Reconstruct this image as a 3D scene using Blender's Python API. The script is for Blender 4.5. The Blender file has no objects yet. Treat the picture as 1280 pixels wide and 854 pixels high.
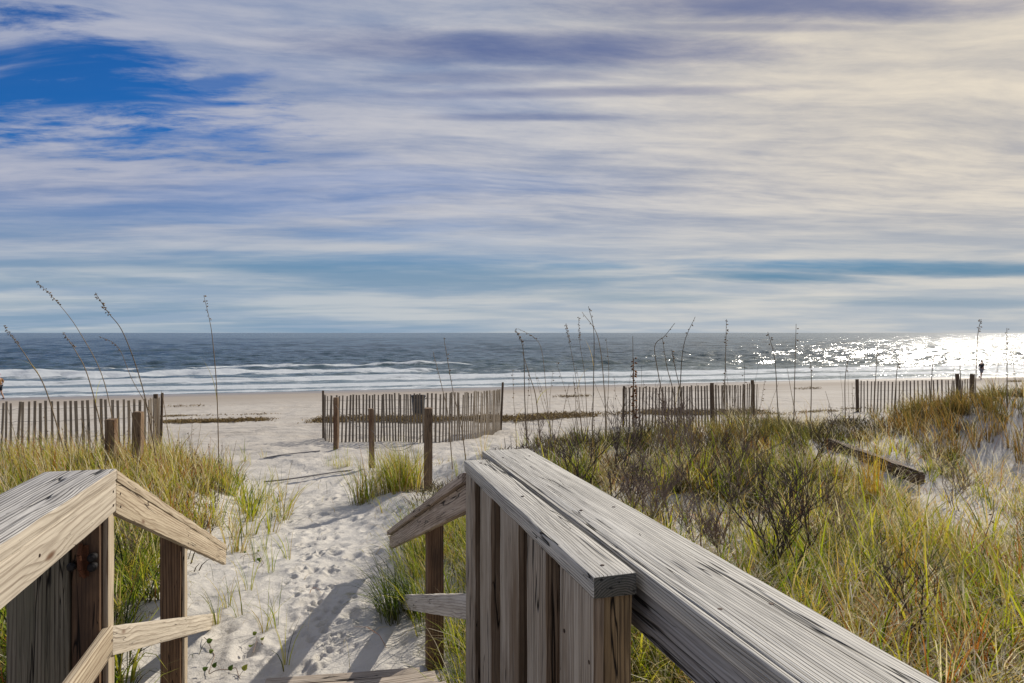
import bpy, bmesh, math, random
import numpy as np
from mathutils import Vector, Matrix
random.seed(7); rng = np.random.default_rng(11)
R = math.radians
scene = bpy.context.scene
COL = scene.collection
EYE = 4.6                      # eye height above sea level
F, CX, HY = 853.3, 640.0, 416.0
SA, CA = math.sin(R(15.4)), math.cos(R(15.4))      # heading of the boardwalk, a little left of the view
SUN_AZ, SUN_EL = R(41), R(32)
SUN = Vector((math.sin(SUN_AZ)*math.cos(SUN_EL), math.cos(SUN_AZ)*math.cos(SUN_EL), math.sin(SUN_EL)))

# ------------------------------------------------------------------ noise
def _hash(ix, iy, seed):
    h = (ix.astype(np.int64)*374761393 + iy.astype(np.int64)*668265263 + seed*1442695041) & 0xffffffff
    h = ((h ^ (h >> 13)) * 1274126177) & 0xffffffff
    return ((h ^ (h >> 16)) & 0xffff) / 65535.0
def vnoise(x, y, seed=0):
    x = np.asarray(x, float); y = np.asarray(y, float)
    ix = np.floor(x); iy = np.floor(y); fx = x-ix; fy = y-iy
    fx = fx*fx*(3-2*fx); fy = fy*fy*(3-2*fy)
    a = _hash(ix, iy, seed); b = _hash(ix+1, iy, seed); c = _hash(ix, iy+1, seed); d = _hash(ix+1, iy+1, seed)
    return (a*(1-fx)+b*fx)*(1-fy) + (c*(1-fx)+d*fx)*fy
def fbm(x, y, seed=0, oct=4):
    v = 0; a = .5; s = 0
    for i in range(oct):
        v = v + a*vnoise(x*2**i+i*17.3, y*2**i+i*9.1, seed+i); s += a; a *= .5
    return v/s
def sstep(a, b, x):
    t = np.clip((np.asarray(x, float)-a)/(b-a), 0, 1); return t*t*(3-2*t)

# ------------------------------------------------------------------ terrain
PD = [-30, 0, 3, 3.6, 5.4, 7, 9.3, 11.7, 14, 15.4, 17.6, 20.7, 26, 30, 40, 50, 56.5, 70, 120, 400, 30000]
PH = [1.2, 1.8, 1.8, 1.79, 1.83, 1.98, 2.15, 2.32, 2.38, 2.5, 2.7, 2.94, 3.3, 3.55, 4.0, 4.38, 4.62, 5.1, 8, 12, 14]
def DS(X, Y): return -SA*X+CA*Y, CA*X+SA*Y
def depth_below(X, Y):
    """metres below the eye"""
    X = np.asarray(X, float); Y = np.asarray(Y, float)
    D, s = DS(X, Y)
    h = np.interp(D, PD, PH)
    wob = fbm(X*.55, Y*.55, 3, 3)-.5
    near = 1-sstep(22, 34, D)
    h = h + .10*(fbm(X*.35, Y*.35, 5)-.5)*near*sstep(6, 10, D) + .05*(fbm(X*.06, Y*.15, 8)-.5)*(1-sstep(45, 56, D))
    # right dune
    cr = np.interp(X, [-1, .6, 1.7, 3.3, 4.0, 4.9, 6.2, 7.2, 12, 40], [1.55, 1.36, 1.33, 1.28, 1.34, 1.22, .94, .90, .95, 1.2])
    yc = np.interp(X, [-1, .6, 4, 6.5, 40], [7.6, 8.0, 9.0, 9.4, 12])
    val = np.interp(Y, [0, 3, 6, 30], [1.45, 1.55, 1.58, 1.58])
    hr = val + (cr-val)*sstep(0, 1, (Y-(yc-2.6))/2.6)
    back = sstep(0, 1, (Y-yc)/5.0)
    hr = hr*(1-back) + h*back
    hr = hr + wob*.34*(1-back)*sstep(2, 5, Y)
    wr = sstep(.62, 2.3, s + .5*(fbm(X*.8, Y*.8, 21, 2)-.5))
    # low bank beside the steps
    bank = .17*np.exp(-((s-.85)/.35)**2-((D-7.9)/1.3)**2) + .10*np.exp(-((s-.95)/.4)**2-((D-5.6)/1.3)**2)
    # left dune
    yl = 7.6
    hl = 1.62 + .05*np.clip(-s-2, 0, 4)*0 + .12*sstep(5, 2, Y)
    bl = sstep(0, 1, (Y-yl)/4.5)
    hl = hl*(1-bl)+h*bl + wob*.22*(1-bl)
    wl = sstep(.75, 2.0, -s + .45*(fbm(X*.9, Y*.9, 31, 2)-.5))
    o = h*(1-wr)+hr*wr
    o = o*(1-wl)+hl*wl
    o = o - bank
    return o
def gz(X, Y): return EYE-depth_below(X, Y)
def gpix(px, py):
    """ground point seen at a photo pixel"""
    Y = np.geomspace(1.6, 400, 6000); X = (px-CX)/F*Y
    d = depth_below(X, Y)-(py-HY)/F*Y
    i = np.argmax(d <= 0)
    if d[i] > 0: i = 3000
    return float(X[i]), float(Y[i]), float(gz(X[i], Y[i]))
def at(px, py, Y): return Vector(((px-CX)/F*Y, Y, EYE-(py-HY)/F*Y))
def RP(t, s, h): return Vector((-SA*t+CA*s, CA*t+SA*s, EYE-h))      # boardwalk frame

# footprints pressed into the path
prints = []
for (px, py) in [(404,808),(396,826),(412,806),(392,834),(418,812),(410,798),(375,790),(384,797),(430,797),(408,781),(402,786),(394,757),(388,764),(396,748),(408,740),(416,737),
                 (379,716),(384,712),(405,712),(416,713),(421,711),(381,695),(386,697),(377,687),(375,683),(395,676),(401,673),(390,682),(407,691),(398,665),(377,652),(381,641),(385,637),(377,633),
                 (388,628),(383,622),(393,645),(399,655),(405,660),(413,688),(420,667),(389,735),(425,800),(436,806),(361,800),(352,815),(398,775),(414,768),(426,756),(438,745),(370,742),(362,726),(440,700),(366,668),
                 (392,612),(401,603),(385,598),(395,592),(380,586),(372,578),(390,574),(402,570),(365,566),(385,560),(410,590)]:
    x, y, z = gpix(px, py)
    for k in range(4):
        prints.append((x+random.gauss(0, .028), y+random.gauss(0, .04), random.uniform(.012, .022), random.uniform(.012, .024)))
for k in range(330):
    t = random.uniform(3.4, 14); s = random.gauss(-.05, .34+t*.03); p = RP(t, s, 0)
    prints.append((p.x, p.y, random.uniform(.03, .065), random.uniform(.008, .026)))
def fineheight(X, Y):
    z = gz(X, Y)
    D, s = DS(X, Y)
    m = (1-sstep(14, 30, D))
    z = z + .030*(fbm(X*3.1, Y*3.1, 41, 3)-.5)*m + .034*(fbm(X*9, Y*7, 47, 3)-.5)*m
    # trampled beach further out
    m2 = sstep(7, 11, D)*(1-sstep(38, 50, D))
    z = z + .15*(fbm(X*2.0, Y*2.3, 53, 4)-.5)*m2
    return z
def seg(a, b, st): return list(np.arange(a, b, st))
def geo(a, b, n): return list(np.geomspace(a, b, n))
xs = np.array([-v for v in geo(16, 30000, 40)][::-1] + seg(-15.9, -5, .12) + seg(-5, -2.6, .05) + seg(-2.6, .2, .0125) + seg(.2, 2, .05) + seg(2, 15.9, .09) + geo(16, 30000, 40))
ys = np.array([-v for v in geo(3, 3000, 14)][::-1] + seg(-2.6, 2.6, .2) + seg(2.6, 3.2, .05) + seg(3.2, 6.2, .0125) + seg(6.2, 9.5, .03) + seg(9.5, 24, .09) + seg(24, 60, .35) + geo(60.5, 30000, 50))
GX, GY = np.meshgrid(xs, ys)
GZ = fineheight(GX, GY)
for (x, y, r, d) in prints:
    i0, i1 = np.searchsorted(xs, [x-3.2*r, x+3.2*r]); j0, j1 = np.searchsorted(ys, [y-3.2*r, y+3.2*r])
    if i1 <= i0 or j1 <= j0: continue
    q = ((GX[j0:j1, i0:i1]-x)**2 + ((GY[j0:j1, i0:i1]-y)*.75)**2)/r**2
    GZ[j0:j1, i0:i1] += d*(-np.exp(-q)*1.15 + .45*np.exp(-(np.sqrt(q)-1.6)**2*3))

# ------------------------------------------------------------------ mesh helpers
def tag(o, label=None, cat=None, group=None, kind=None):
    if label: o['label'] = label
    if cat: o['category'] = cat
    if group: o['group'] = group
    if kind: o['kind'] = kind
    return o
def empty(name, loc=(0, 0, 0)):
    o = bpy.data.objects.new(name, None); COL.objects.link(o); o.location = loc; o.empty_display_size = .1
    return o
def link(name, me, mat=None, parent=None):
    o = bpy.data.objects.new(name, me); COL.objects.link(o)
    if mat is not None:
        for m in (mat if isinstance(mat, (list, tuple)) else [mat]): me.materials.append(m)
    if parent is not None:
        o.parent = parent; o.matrix_parent_inverse = parent_inv(parent)
    return o
def parent_inv(p):
    m = Matrix.Identity(4); q = p
    while q is not None:
        m = q.matrix_basis_full() @ m if False else (Matrix.Translation(q.location) @ q.rotation_euler.to_matrix().to_4x4()) @ (q.matrix_parent_inverse @ m if False else m)
        q = q.parent
        if q is not None: pass
    return m.inverted()
def np_mesh(name, V, quads=None, tris=None, attrs=None, smooth=False):
    me = bpy.data.meshes.new(name)
    nq = 0 if quads is None else len(quads); nt = 0 if tris is None else len(tris)
    me.vertices.add(len(V)); me.vertices.foreach_set('co', np.asarray(V, np.float32).ravel())
    idx = []
    if nq: idx.append(np.asarray(quads, np.int32).ravel())
    if nt: idx.append(np.asarray(tris, np.int32).ravel())
    idx = np.concatenate(idx)
    me.loops.add(len(idx)); me.loops.foreach_set('vertex_index', idx)
    me.polygons.add(nq+nt)
    st = np.concatenate([np.arange(nq)*4, nq*4+np.arange(nt)*3]).astype(np.int32)
    me.polygons.foreach_set('loop_start', st)
    if smooth: me.polygons.foreach_set('use_smooth', np.ones(nq+nt, bool))
    me.update(calc_edges=True)
    for k, v in (attrs or {}).items():
        a = me.attributes.new(k, 'FLOAT', 'POINT'); a.data.foreach_set('value', np.asarray(v, np.float32))
    return me
def grid_mesh(name, X, Y, Z, attrs=None):
    n, m = X.shape
    V = np.stack([X.ravel(), Y.ravel(), Z.ravel()], 1)
    i = np.arange(n*m).reshape(n, m)
    q = np.stack([i[:-1, :-1].ravel(), i[:-1, 1:].ravel(), i[1:, 1:].ravel(), i[1:, :-1].ravel()], 1)
    return np_mesh(name, V, q, None, attrs, True)

# ------------------------------------------------------------------ node helpers
class NT:
    def __init__(s, tree): s.t = tree; s.n = tree.nodes; s.l = tree.links; s.n.clear()
    def new(s, typ, **kw):
        nd = s.n.new(typ)
        ins = kw.pop('ins', {})
        for k, v in kw.items(): setattr(nd, k, v)
        for k, v in ins.items(): s.set(nd.inputs[k], v)
        return nd
    def set(s, sock, v):
        if isinstance(v, bpy.types.NodeSocket): s.l.new(v, sock)
        elif isinstance(v, (tuple, list)) and len(v) == 3 and sock.type == 'RGBA': sock.default_value = (*v, 1)
        else: sock.default_value = v
    def math(s, op, a, b=0.0, c=None, clamp=False):
        nd = s.n.new('ShaderNodeMath'); nd.operation = op; nd.use_clamp = clamp
        s.set(nd.inputs[0], a); s.set(nd.inputs[1], b)
        if c is not None: s.set(nd.inputs[2], c)
        return nd.outputs[0]
    def vmath(s, op, a, b=(0, 0, 0)):
        nd = s.n.new('ShaderNodeVectorMath'); nd.operation = op
        s.set(nd.inputs[0], a); s.set(nd.inputs[1], b)
        return nd.outputs['Value'] if op in ('DOT_PRODUCT', 'LENGTH') else nd.outputs[0]
    def noise(s, vec, scale=1, detail=4, rough=.5, dist=0.0, dim='3D'):
        nd = s.n.new('ShaderNodeTexNoise'); nd.noise_dimensions = dim
        s.set(nd.inputs['Vector'], vec); s.set(nd.inputs['Scale'], scale); nd.inputs['Detail'].default_value = detail
        nd.inputs['Roughness'].default_value = rough; nd.inputs['Distortion'].default_value = dist
        return nd.outputs[0]
    def ramp(s, fac, stops, interp='LINEAR'):
        nd = s.n.new('ShaderNodeValToRGB'); nd.color_ramp.interpolation = interp; s.set(nd.inputs[0], fac)
        e = nd.color_ramp.elements
        while len(e) < len(stops): e.new(.5)
        for i, (p, c) in enumerate(stops):
            e[i].position = p; e[i].color = (c, c, c, 1) if isinstance(c, (int, float)) else (*c, 1)
        return nd.outputs[0]
    def smooth(s, x, a, b):
        nd = s.n.new('ShaderNodeMapRange'); nd.interpolation_type = 'SMOOTHSTEP'
        s.set(nd.inputs[0], x); s.set(nd.inputs[1], a); s.set(nd.inputs[2], b)
        nd.inputs[3].default_value = 0; nd.inputs[4].default_value = 1
        return nd.outputs[0]
    def mix(s, f, a, b, mode='MIX'):
        nd = s.n.new('ShaderNodeMix'); nd.data_type = 'RGBA'; nd.blend_type = mode; nd.clamp_factor = True
        s.set(nd.inputs[0], f); s.set(nd.inputs[6], a); s.set(nd.inputs[7], b)
        return nd.outputs[2]
    def mapping(s, vec, scale=(1, 1, 1), loc=(0, 0, 0), rot=(0, 0, 0)):
        nd = s.n.new('ShaderNodeMapping'); s.set(nd.inputs[0], vec)
        nd.inputs['Location'].default_value = loc; nd.inputs['Rotation'].default_value = rot; nd.inputs['Scale'].default_value = scale
        return nd.outputs[0]
    def comb(s, x, y, z=0.0):
        nd = s.n.new('ShaderNodeCombineXYZ'); s.set(nd.inputs[0], x); s.set(nd.inputs[1], y); s.set(nd.inputs[2], z); return nd.outputs[0]
    def sep(s, v):
        nd = s.n.new('ShaderNodeSeparateXYZ'); s.set(nd.inputs[0], v); return nd.outputs
    def bump(s, h, strength=1.0, dist=.01, normal=None):
        nd = s.n.new('ShaderNodeBump'); s.set(nd.inputs['Height'], h); nd.inputs['Strength'].default_value = strength; nd.inputs['Distance'].default_value = dist
        if normal is not None: s.set(nd.inputs['Normal'], normal)
        return nd.outputs[0]
def new_mat(name):
    m = bpy.data.materials.new(name); m.use_nodes = True; return m, NT(m.node_tree)
def finish(nt, shader): nt.l.new(shader, nt.new('ShaderNodeOutputMaterial').inputs[0])
def principled(nt, color, rough, normal=None, **kw):
    p = nt.new('ShaderNodeBsdfPrincipled'); nt.set(p.inputs['Base Color'], color); nt.set(p.inputs['Roughness'], rough)
    if normal is not None: nt.set(p.inputs['Normal'], normal)
    for k, v in kw.items(): nt.set(p.inputs[k.replace('_', ' ')], v)
    return p.outputs[0]

def wood_mat(name, light, mid, dark, grain=1.0, crack=1.0, bump=1.0, stain=None, ringfreq=9.0, knots=True, thin=.45, wob=None):
    """weathered lumber; grain runs along local X"""
    m, n = new_mat(name)
    tc = n.new('ShaderNodeTexCoord').outputs['Object']
    oi = n.new('ShaderNodeObjectInfo').outputs['Random']
    off = n.comb(n.math('MULTIPLY', oi, 31.7), n.math('MULTIPLY', oi, 17.3), n.math('MULTIPLY', oi, 53.1))
    p = n.vmath('ADD', tc, off)
    # knots bend the grain round them
    if knots:
        vo = n.new('ShaderNodeTexVoronoi', ins={'Vector': n.mapping(p, (1.5, 5, 5)), 'Scale': 1.0}); kd = vo.outputs['Distance']
        kn = n.smooth(kd, .30, .02)
    else: kn = 0.0
    base = n.noise(n.mapping(p, (.45, 6, 6)), 1.0, 2.0, .45, .1)
    warp = n.noise(n.mapping(p, (4, 30, 30)), 1.0, 3.0, .55)
    sp_ = n.sep(p)
    lin = n.math('ADD', n.math('MULTIPLY', sp_[1], ringfreq*9), n.math('MULTIPLY', sp_[2], ringfreq*10.5))
    ph = n.math('ADD', n.math('ADD', lin, n.math('MULTIPLY', base, ringfreq*.75 if wob is None else wob)), n.math('MULTIPLY', warp, .8))
    if knots: ph = n.math('ADD', ph, n.math('MULTIPLY', kn, 1.3))
    ring = n.math('FRACT', ph)
    late = n.math('MULTIPLY', n.smooth(ring, thin, .93), n.smooth(ring, 1.0, .94))      # dark late wood line
    late = n.math('MULTIPLY', late, n.smooth(n.noise(n.mapping(p, (1.5, 40, 40), (4, 4, 4)), 1.0, 2.0, .5), .30, .58))
    fib = n.noise(n.mapping(p, (5, 260, 260)), 1.0, 3.0, .65)
    fib2 = n.noise(n.mapping(p, (1.6, 70, 70)), 1.0, 4.0, .6)
    blot = n.noise(n.mapping(p, (1.3, 7, 7)), 1.0, 4.0, .6)
    # long drying cracks = iso-lines of stretched noise
    cn = n.noise(n.mapping(p, (1.1, 17, 17), (3, 5, 1)), 1.0, 3.0, .55, .15)
    cg = n.noise(n.mapping(p, (1.6, 9, 9), (9, 1, 4)), 1.0, 2.0, .5)
    cw = n.math('MULTIPLY', n.smooth(cg, .45, .66), .020*crack)
    cr = n.smooth(n.math('ABSOLUTE', n.math('SUBTRACT', cn, .5)), cw, 0.0)
    cn2 = n.noise(n.mapping(p, (2.2, 60, 60), (1, 2, 7)), 1.0, 2.0, .5)
    cr2 = n.math('MULTIPLY', n.smooth(cn2, .33-.03*(2-crack), .20), min(1, crack))
    c = n.mix(n.smooth(fib2, .3, .7), mid, light)
    c = n.mix(n.math('MULTIPLY', n.smooth(blot, .42, .7), .55), c, mid)
    c = n.mix(n.math('MULTIPLY', late, .80*grain), c, dark)
    c = n.mix(n.math('MULTIPLY', n.smooth(fib, .52, .30), .6), c, dark)
    if stain:
        sn = n.noise(n.mapping(p, (1.4, 5, 5), (7, 7, 7)), 1.0, 5.0, .65)
        c = n.mix(n.math('MULTIPLY', n.smooth(sn, .46, .68), .8), c, stain)
    c = n.mix(n.math('MULTIPLY', cr2, .8), c, tuple(v*.35 for v in dark))
    c = n.mix(cr, c, tuple(v*.18 for v in dark))
    if knots: c = n.mix(n.smooth(kd, .075, .03), c, tuple(v*.55 for v in (dark[0]*1.5, dark[1]*1.1, dark[2]*.9)))
    h = n.math('MULTIPLY', late, .55*grain)
    h = n.math('ADD', h, n.math('MULTIPLY', n.math('SUBTRACT', fib, .5), 1.0))
    h = n.math('ADD', h, n.math('MULTIPLY', fib2, .9))
    h = n.math('SUBTRACT', h, n.math('MULTIPLY', cr, 3.0))
    h = n.math('SUBTRACT', h, n.math('MULTIPLY', cr2, 1.4))
    nb = n.bump(h, .75*bump, .0016)
    finish(n, principled(n, c, .82, nb, Specular_IOR_Level=.25))
    return m
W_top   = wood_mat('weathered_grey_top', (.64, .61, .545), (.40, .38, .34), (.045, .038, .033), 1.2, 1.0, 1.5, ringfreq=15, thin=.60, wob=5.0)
W_topL  = wood_mat('weathered_pale_top', (.62, .59, .54), (.36, .34, .32), (.04, .036, .032), 1.2, 1.8, 1.3, ringfreq=10, thin=.35, wob=5.0)
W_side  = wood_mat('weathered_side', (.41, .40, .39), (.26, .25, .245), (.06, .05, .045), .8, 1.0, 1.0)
W_cream = wood_mat('sunbleached_pine', (.55, .485, .39), (.42, .365, .29), (.16, .12, .085), .8, .45, .6, ringfreq=5)
W_cream2= wood_mat('honey_pine', (.52, .44, .32), (.37, .30, .21), (.13, .075, .04), .9, .9, .8, ringfreq=8)
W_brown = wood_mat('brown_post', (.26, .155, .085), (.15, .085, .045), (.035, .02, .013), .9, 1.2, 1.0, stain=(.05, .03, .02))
W_green = wood_mat('green_stained_board', (.24, .205, .15), (.14, .125, .085), (.035, .025, .018), .8, 1.1, 1.0, stain=(.07, .085, .05))
W_pick  = wood_mat('picket', (.50, .44, .36), (.33, .275, .21), (.08, .052, .034), .9, 1.2, 1.2, stain=(.15, .10, .06), knots=True)
W_pick_shade = wood_mat('picket_edge_shade', (.34, .26, .18), (.21, .145, .09), (.05, .03, .018), .9, 1.0, 1.1, stain=(.07, .045, .025))  # picket wood darkened: shade of the camera-facing edges put into the colour
W_rail  = wood_mat('stair_rail', (.52, .43, .35), (.34, .27, .21), (.07, .045, .035), 1.0, 1.6, 1.2)
W_mid   = wood_mat('pale_mid_rail', (.62, .58, .52), (.47, .43, .37), (.14, .10, .075), .7, .8, .8)
W_step  = wood_mat('step_board', (.50, .43, .35), (.34, .28, .22), (.06, .04, .03), .9, 1.2, 1.0)
W_post  = wood_mat('beach_post', (.30, .21, .13), (.18, .115, .065), (.05, .03, .02), .8, 1.0, .8, stain=(.09, .04, .02))
W_slat  = wood_mat('sand_fence_slat', (.27, .225, .17), (.175, .14, .10), (.05, .038, .026), .6, .8, .6, knots=False)
W_slatp = wood_mat('fence_post', (.14, .10, .065), (.085, .058, .036), (.03, .02, .014), .8, 1.0, .8, knots=False)
W_log   = wood_mat('driftwood', (.20, .14, .09), (.11, .07, .045), (.03, .02, .013), .9, 1.4, 1.2)
def endgrain():
    m, n = new_mat('end_grain')
    tc = n.new('ShaderNodeTexCoord').outputs['Object']
    p = n.mapping(tc, (1, 1, 1), (0, .01, .055))
    s = n.sep(p)
    r = n.vmath('LENGTH', n.comb(0.0, s[1], s[2]))
    w = n.noise(n.mapping(tc, (20, 60, 60)), 1, 3, .6)
    ring = n.math('FRACT', n.math('ADD', n.math('MULTIPLY', r, 210), n.math('MULTIPLY', w, 1.1)))
    chk = n.smooth(n.noise(n.mapping(tc, (10, 60, 190)), 1, 3, .6), .60, .68)
    c = n.mix(n.smooth(ring, .2, .9), (.25, .225, .19), (.055, .05, .045))
    c = n.mix(n.noise(n.mapping(tc, (30, 50, 50)), 1, 3), c, (.07, .075, .06))
    c = n.mix(chk, c, (.012, .01, .008))
    finish(n, principled(n, c, .9, n.bump(n.math('SUBTRACT', ring, n.math('MULTIPLY', chk, 2)), .8, .0015), Specular_IOR_Level=.2))
    return m
W_gap_shade = wood_mat('gap_shade_board', (.16, .12, .095), (.09, .065, .05), (.03, .02, .015), .8, 1.0, .8, knots=False)  # dark colour for the added boards that deepen the gate gaps
W_stile = wood_mat('gate_stile', (.42, .31, .17), (.27, .18, .09), (.05, .03, .018), 1.0, 1.3, 1.2, stain=(.07, .05, .03))
W_end = endgrain()
def simple(name, col, rough=.6, metal=0.0, var=.3, scale=60, bump=.0006):
    m, n = new_mat(name)
    tc = n.new('ShaderNodeTexCoord').outputs['Object']
    ns = n.noise(tc, scale, 4, .6)
    c = n.mix(ns, tuple(v*(1-var) for v in col), tuple(min(1, v*(1+var)) for v in col))
    finish(n, principled(n, c, rough, n.bump(ns, .5, bump), Metallic=metal, Specular_IOR_Level=.3))
    return m
M_rust = simple('rusty_iron', (.12, .045, .02), .75, .3, .95, 180, .001)
M_iron = simple('black_iron', (.018, .016, .016), .5, .5, .4, 120)
M_bin = simple('dark_bin', (.035, .038, .042), .5, 0, .3, 8)
M_bag = simple('bin_liner', (.02, .02, .022), .35, 0, .3, 14, .01)
M_rope = simple('grey_rope', (.16, .15, .15), .9, 0, .4, 200)
M_wire = simple('galvanised_wire', (.16, .14, .13), .6, .4, .4, 50)
M_skin = simple('skin', (.36, .20, .13), .55, 0, .1, 20)
M_hair = simple('hair', (.02, .014, .01), .6, 0, .3, 60)
M_shirt = simple('dark_shirt', (.015, .016, .022), .85, 0, .2, 30)
M_short = simple('grey_shorts', (.20, .20, .21), .85, 0, .2, 30)
M_red = simple('red_cap', (.35, .03, .02), .8, 0, .2, 30)
M_tan = simple('tan_jacket', (.22, .11, .04), .85, 0, .2, 30)
M_shoe = simple('shoe', (.05, .05, .055), .7, 0, .2, 30)

# ------------------------------------------------------------------ boards
def fnoise3(v, k): return vnoise(np.array([v[0]*k+v[2]*3.1]), np.array([v[1]*k+v[2]*5.7]), 77)[0]-.5
def board(name, poly, s0, s1, mat, parent, grain=None, bev=.0045, rough=.0016, origin=None, topmat=False, ends=None, edge=None):
    """poly = outline in the (t, depth-below-eye) plane of the boardwalk, extruded from s0 to s1"""
    pts = [RP(t, 0, h) for t, h in poly]
    if grain is None: grain = (poly[1][0]-poly[0][0], poly[1][1]-poly[0][1])
    g = RP(grain[0], 0, grain[1])-RP(0, 0, 0); ex = g.normalized()
    ev = Vector((CA, SA, 0)); ez = ex.cross(ev).normalized()
    if ez.z < 0: ez = -ez
    if abs(ex.z) > .9: ez = Vector((-SA, CA, 0))
    o = RP(sum(p[0] for p in poly)/len(poly), (s0+s1)/2, sum(p[1] for p in poly)/len(poly))
    M = Matrix((ex, ev, ez)).transposed().to_4x4()
    if M.to_3x3().determinant() < 0:
        ev = -ev; M = Matrix((ex, ev, ez)).transposed().to_4x4()
    M.translation = o; Mi = M.inverted()
    bm = bmesh.new(); vv = Vector((CA, SA, 0))
    A = [bm.verts.new(Mi @ (p+vv*s0)) for p in pts]; B = [bm.verts.new(Mi @ (p+vv*s1)) for p in pts]
    n = len(pts)
    bm.faces.new(A[::-1]); bm.faces.new(B)
    for i in range(n): bm.faces.new((A[i], A[(i+1) % n], B[(i+1) % n], B[i]))
    bmesh.ops.recalc_face_normals(bm, faces=bm.faces)
    if bev: bmesh.ops.bevel(bm, geom=list(bm.edges), offset=bev, segments=2, affect='EDGES', profile=.6)
    xs_ = [v.co.x for v in bm.verts]; a, b = min(xs_), max(xs_)
    x = a+.03
    while x < b-.02:
        bmesh.ops.bisect_plane(bm, geom=list(bm.verts)+list(bm.edges)+list(bm.faces), plane_co=(x, 0, 0), plane_no=(1, 0, 0)); x += .05
    sd = random.uniform(0, 50)
    for v in bm.verts:
        c = (v.co.x, v.co.y*5+sd, v.co.z*5)
        v.co.y += fnoise3(c, 9)*rough*2; v.co.z += fnoise3((c[0]+9, c[1], c[2]), 9)*rough*2
        if abs(v.co.x-a) < .01 or abs(v.co.x-b) < .01: v.co.x += fnoise3((c[2]*9, c[1]*4, 1), 9)*rough*1.5
    me = bpy.data.meshes.new(name); 
    mats = [mat]
    if topmat: mats.append(topmat)
    if ends: mats.append(ends)
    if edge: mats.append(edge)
    for f in bm.faces:
        f.smooth = True
        if topmat and f.normal.z > .7: f.material_index = 1
        if ends and abs(f.normal.x) > .9 : f.material_index = len(mats)-1
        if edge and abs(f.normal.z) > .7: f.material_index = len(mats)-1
    bm.to_mesh(me); bm.free()
    me.set_sharp_from_angle(angle=R(32))
    ob = bpy.data.objects.new(name, me); COL.objects.link(ob)
    for m_ in mats: me.materials.append(m_)
    ob.matrix_world = M
    if parent is not None:
        ob.parent = parent; ob.matrix_parent_inverse = PM(parent).inverted()
    return ob
def PM(o):
    m = Matrix.Translation(o.location) @ o.rotation_euler.to_matrix().to_4x4()
    if o.parent is not None: m = PM(o.parent) @ o.matrix_parent_inverse @ m
    return m
def rect(t0, t1, h0, h1): return [(t0, h0), (t1, h0), (t1, h1), (t0, h1)]
def slope(t0, t1, h0, h1, dh): return [(t0, h0), (t1, h1), (t1, h1+dh), (t0, h0+dh)]
VERT = (0, 1)
def attach(o, parent):
    o.parent = parent; o.matrix_parent_inverse = PM(parent).inverted(); return o
def bm_obj(name, bm, mat, parent=None, smooth=False, angle=35):
    me = bpy.data.meshes.new(name)
    for f in bm.faces: f.smooth = smooth
    bm.to_mesh(me); bm.free()
    if smooth: me.set_sharp_from_angle(angle=R(angle))
    o = bpy.data.objects.new(name, me); COL.objects.link(o)
    for m_ in (mat if isinstance(mat, (list, tuple)) else [mat]): me.materials.append(m_)
    if parent is not None: attach(o, parent)
    return o
def add_cyl(bm, p0, p1, r0, r1=None, n=12, caps=True):
    r1 = r0 if r1 is None else r1
    p0 = Vector(p0); p1 = Vector(p1); d = (p1-p0)
    q = d.to_track_quat('Z', 'Y').to_matrix()
    rings = []
    for p, r in ((p0, r0), (p1, r1)):
        rings.append([bm.verts.new(p+q @ Vector((r*math.cos(2*math.pi*i/n), r*math.sin(2*math.pi*i/n), 0))) for i in range(n)])
    for i in range(n): bm.faces.new((rings[0][i], rings[0][(i+1) % n], rings[1][(i+1) % n], rings[1][i]))
    if caps: bm.faces.new(rings[0][::-1]); bm.faces.new(rings[1])
def add_box(bm, c, size, M3=None):
    r = bmesh.ops.create_cube(bm, size=1)
    for v in r['verts']:
        p = Vector((v.co.x*size[0], v.co.y*size[1], v.co.z*size[2]))
        v.co = Vector(c)+(M3 @ p if M3 else p)
def tube_np(paths, radii, n=4):
    """paths: list of (k,3) arrays, radii: list of (k,) arrays"""
    V = []; Q = []; off = 0
    ang = np.arange(n)*2*np.pi/n
    for P, r in zip(paths, radii):
        P = np.asarray(P, float); k = len(P)
        T = np.gradient(P, axis=0); T /= np.linalg.norm(T, axis=1, keepdims=True)+1e-9
        up = np.array([.31, .95, .05]) if abs(T[0, 2]) > .6 else np.array([0, 0, 1.])
        A = np.cross(T, up); A /= np.linalg.norm(A, axis=1, keepdims=True)+1e-9; B = np.cross(T, A)
        r = np.asarray(r, float)
        W = P[:, None, :] + r[:, None, None]*(np.cos(ang)[None, :, None]*A[:, None, :]+np.sin(ang)[None, :, None]*B[:, None, :])
        V.append(W.reshape(-1, 3))
        i = off+np.arange(k*n).reshape(k, n)
        Q.append(np.stack([i[:-1], np.roll(i[:-1], -1, 1), np.roll(i[1:], -1, 1), i[1:]], -1).reshape(-1, 4))
        off += k*n
    return np.concatenate(V), np.concatenate(Q)

# ------------------------------------------------------------------ right railing
rr = empty('wooden_railing', RP(1.2, .67, 1.45))
tag(rr, 'grey railing with wide grooved top board, running to the lower right beside the gate', 'railing')
board('cap_rail', rect(-.9, 2.545, .450, .490), .5955, .765, W_top, rr, bev=.003, rough=.0010)
board('cap_edge_strip', rect(-.9, 2.54, .4505, .490), .581, .5925, W_top, rr, bev=.002, rough=.0006)
board('side_rail', rect(-.9, 2.47, .492, .590), .600, .638, W_side, rr, rough=.001)
board('side_rail', rect(-.9, 2.47, .492, .590), .728, .764, W_side, rr, rough=.001)
board('lower_rail', rect(-.9, 2.47, .95, 1.04), .600, .638, W_side, rr)
for t in (2.40, -.2):
    board('post', rect(t, t+.089, .494, 2.1), .640, .726, W_brown, rr, grain=VERT)
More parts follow.
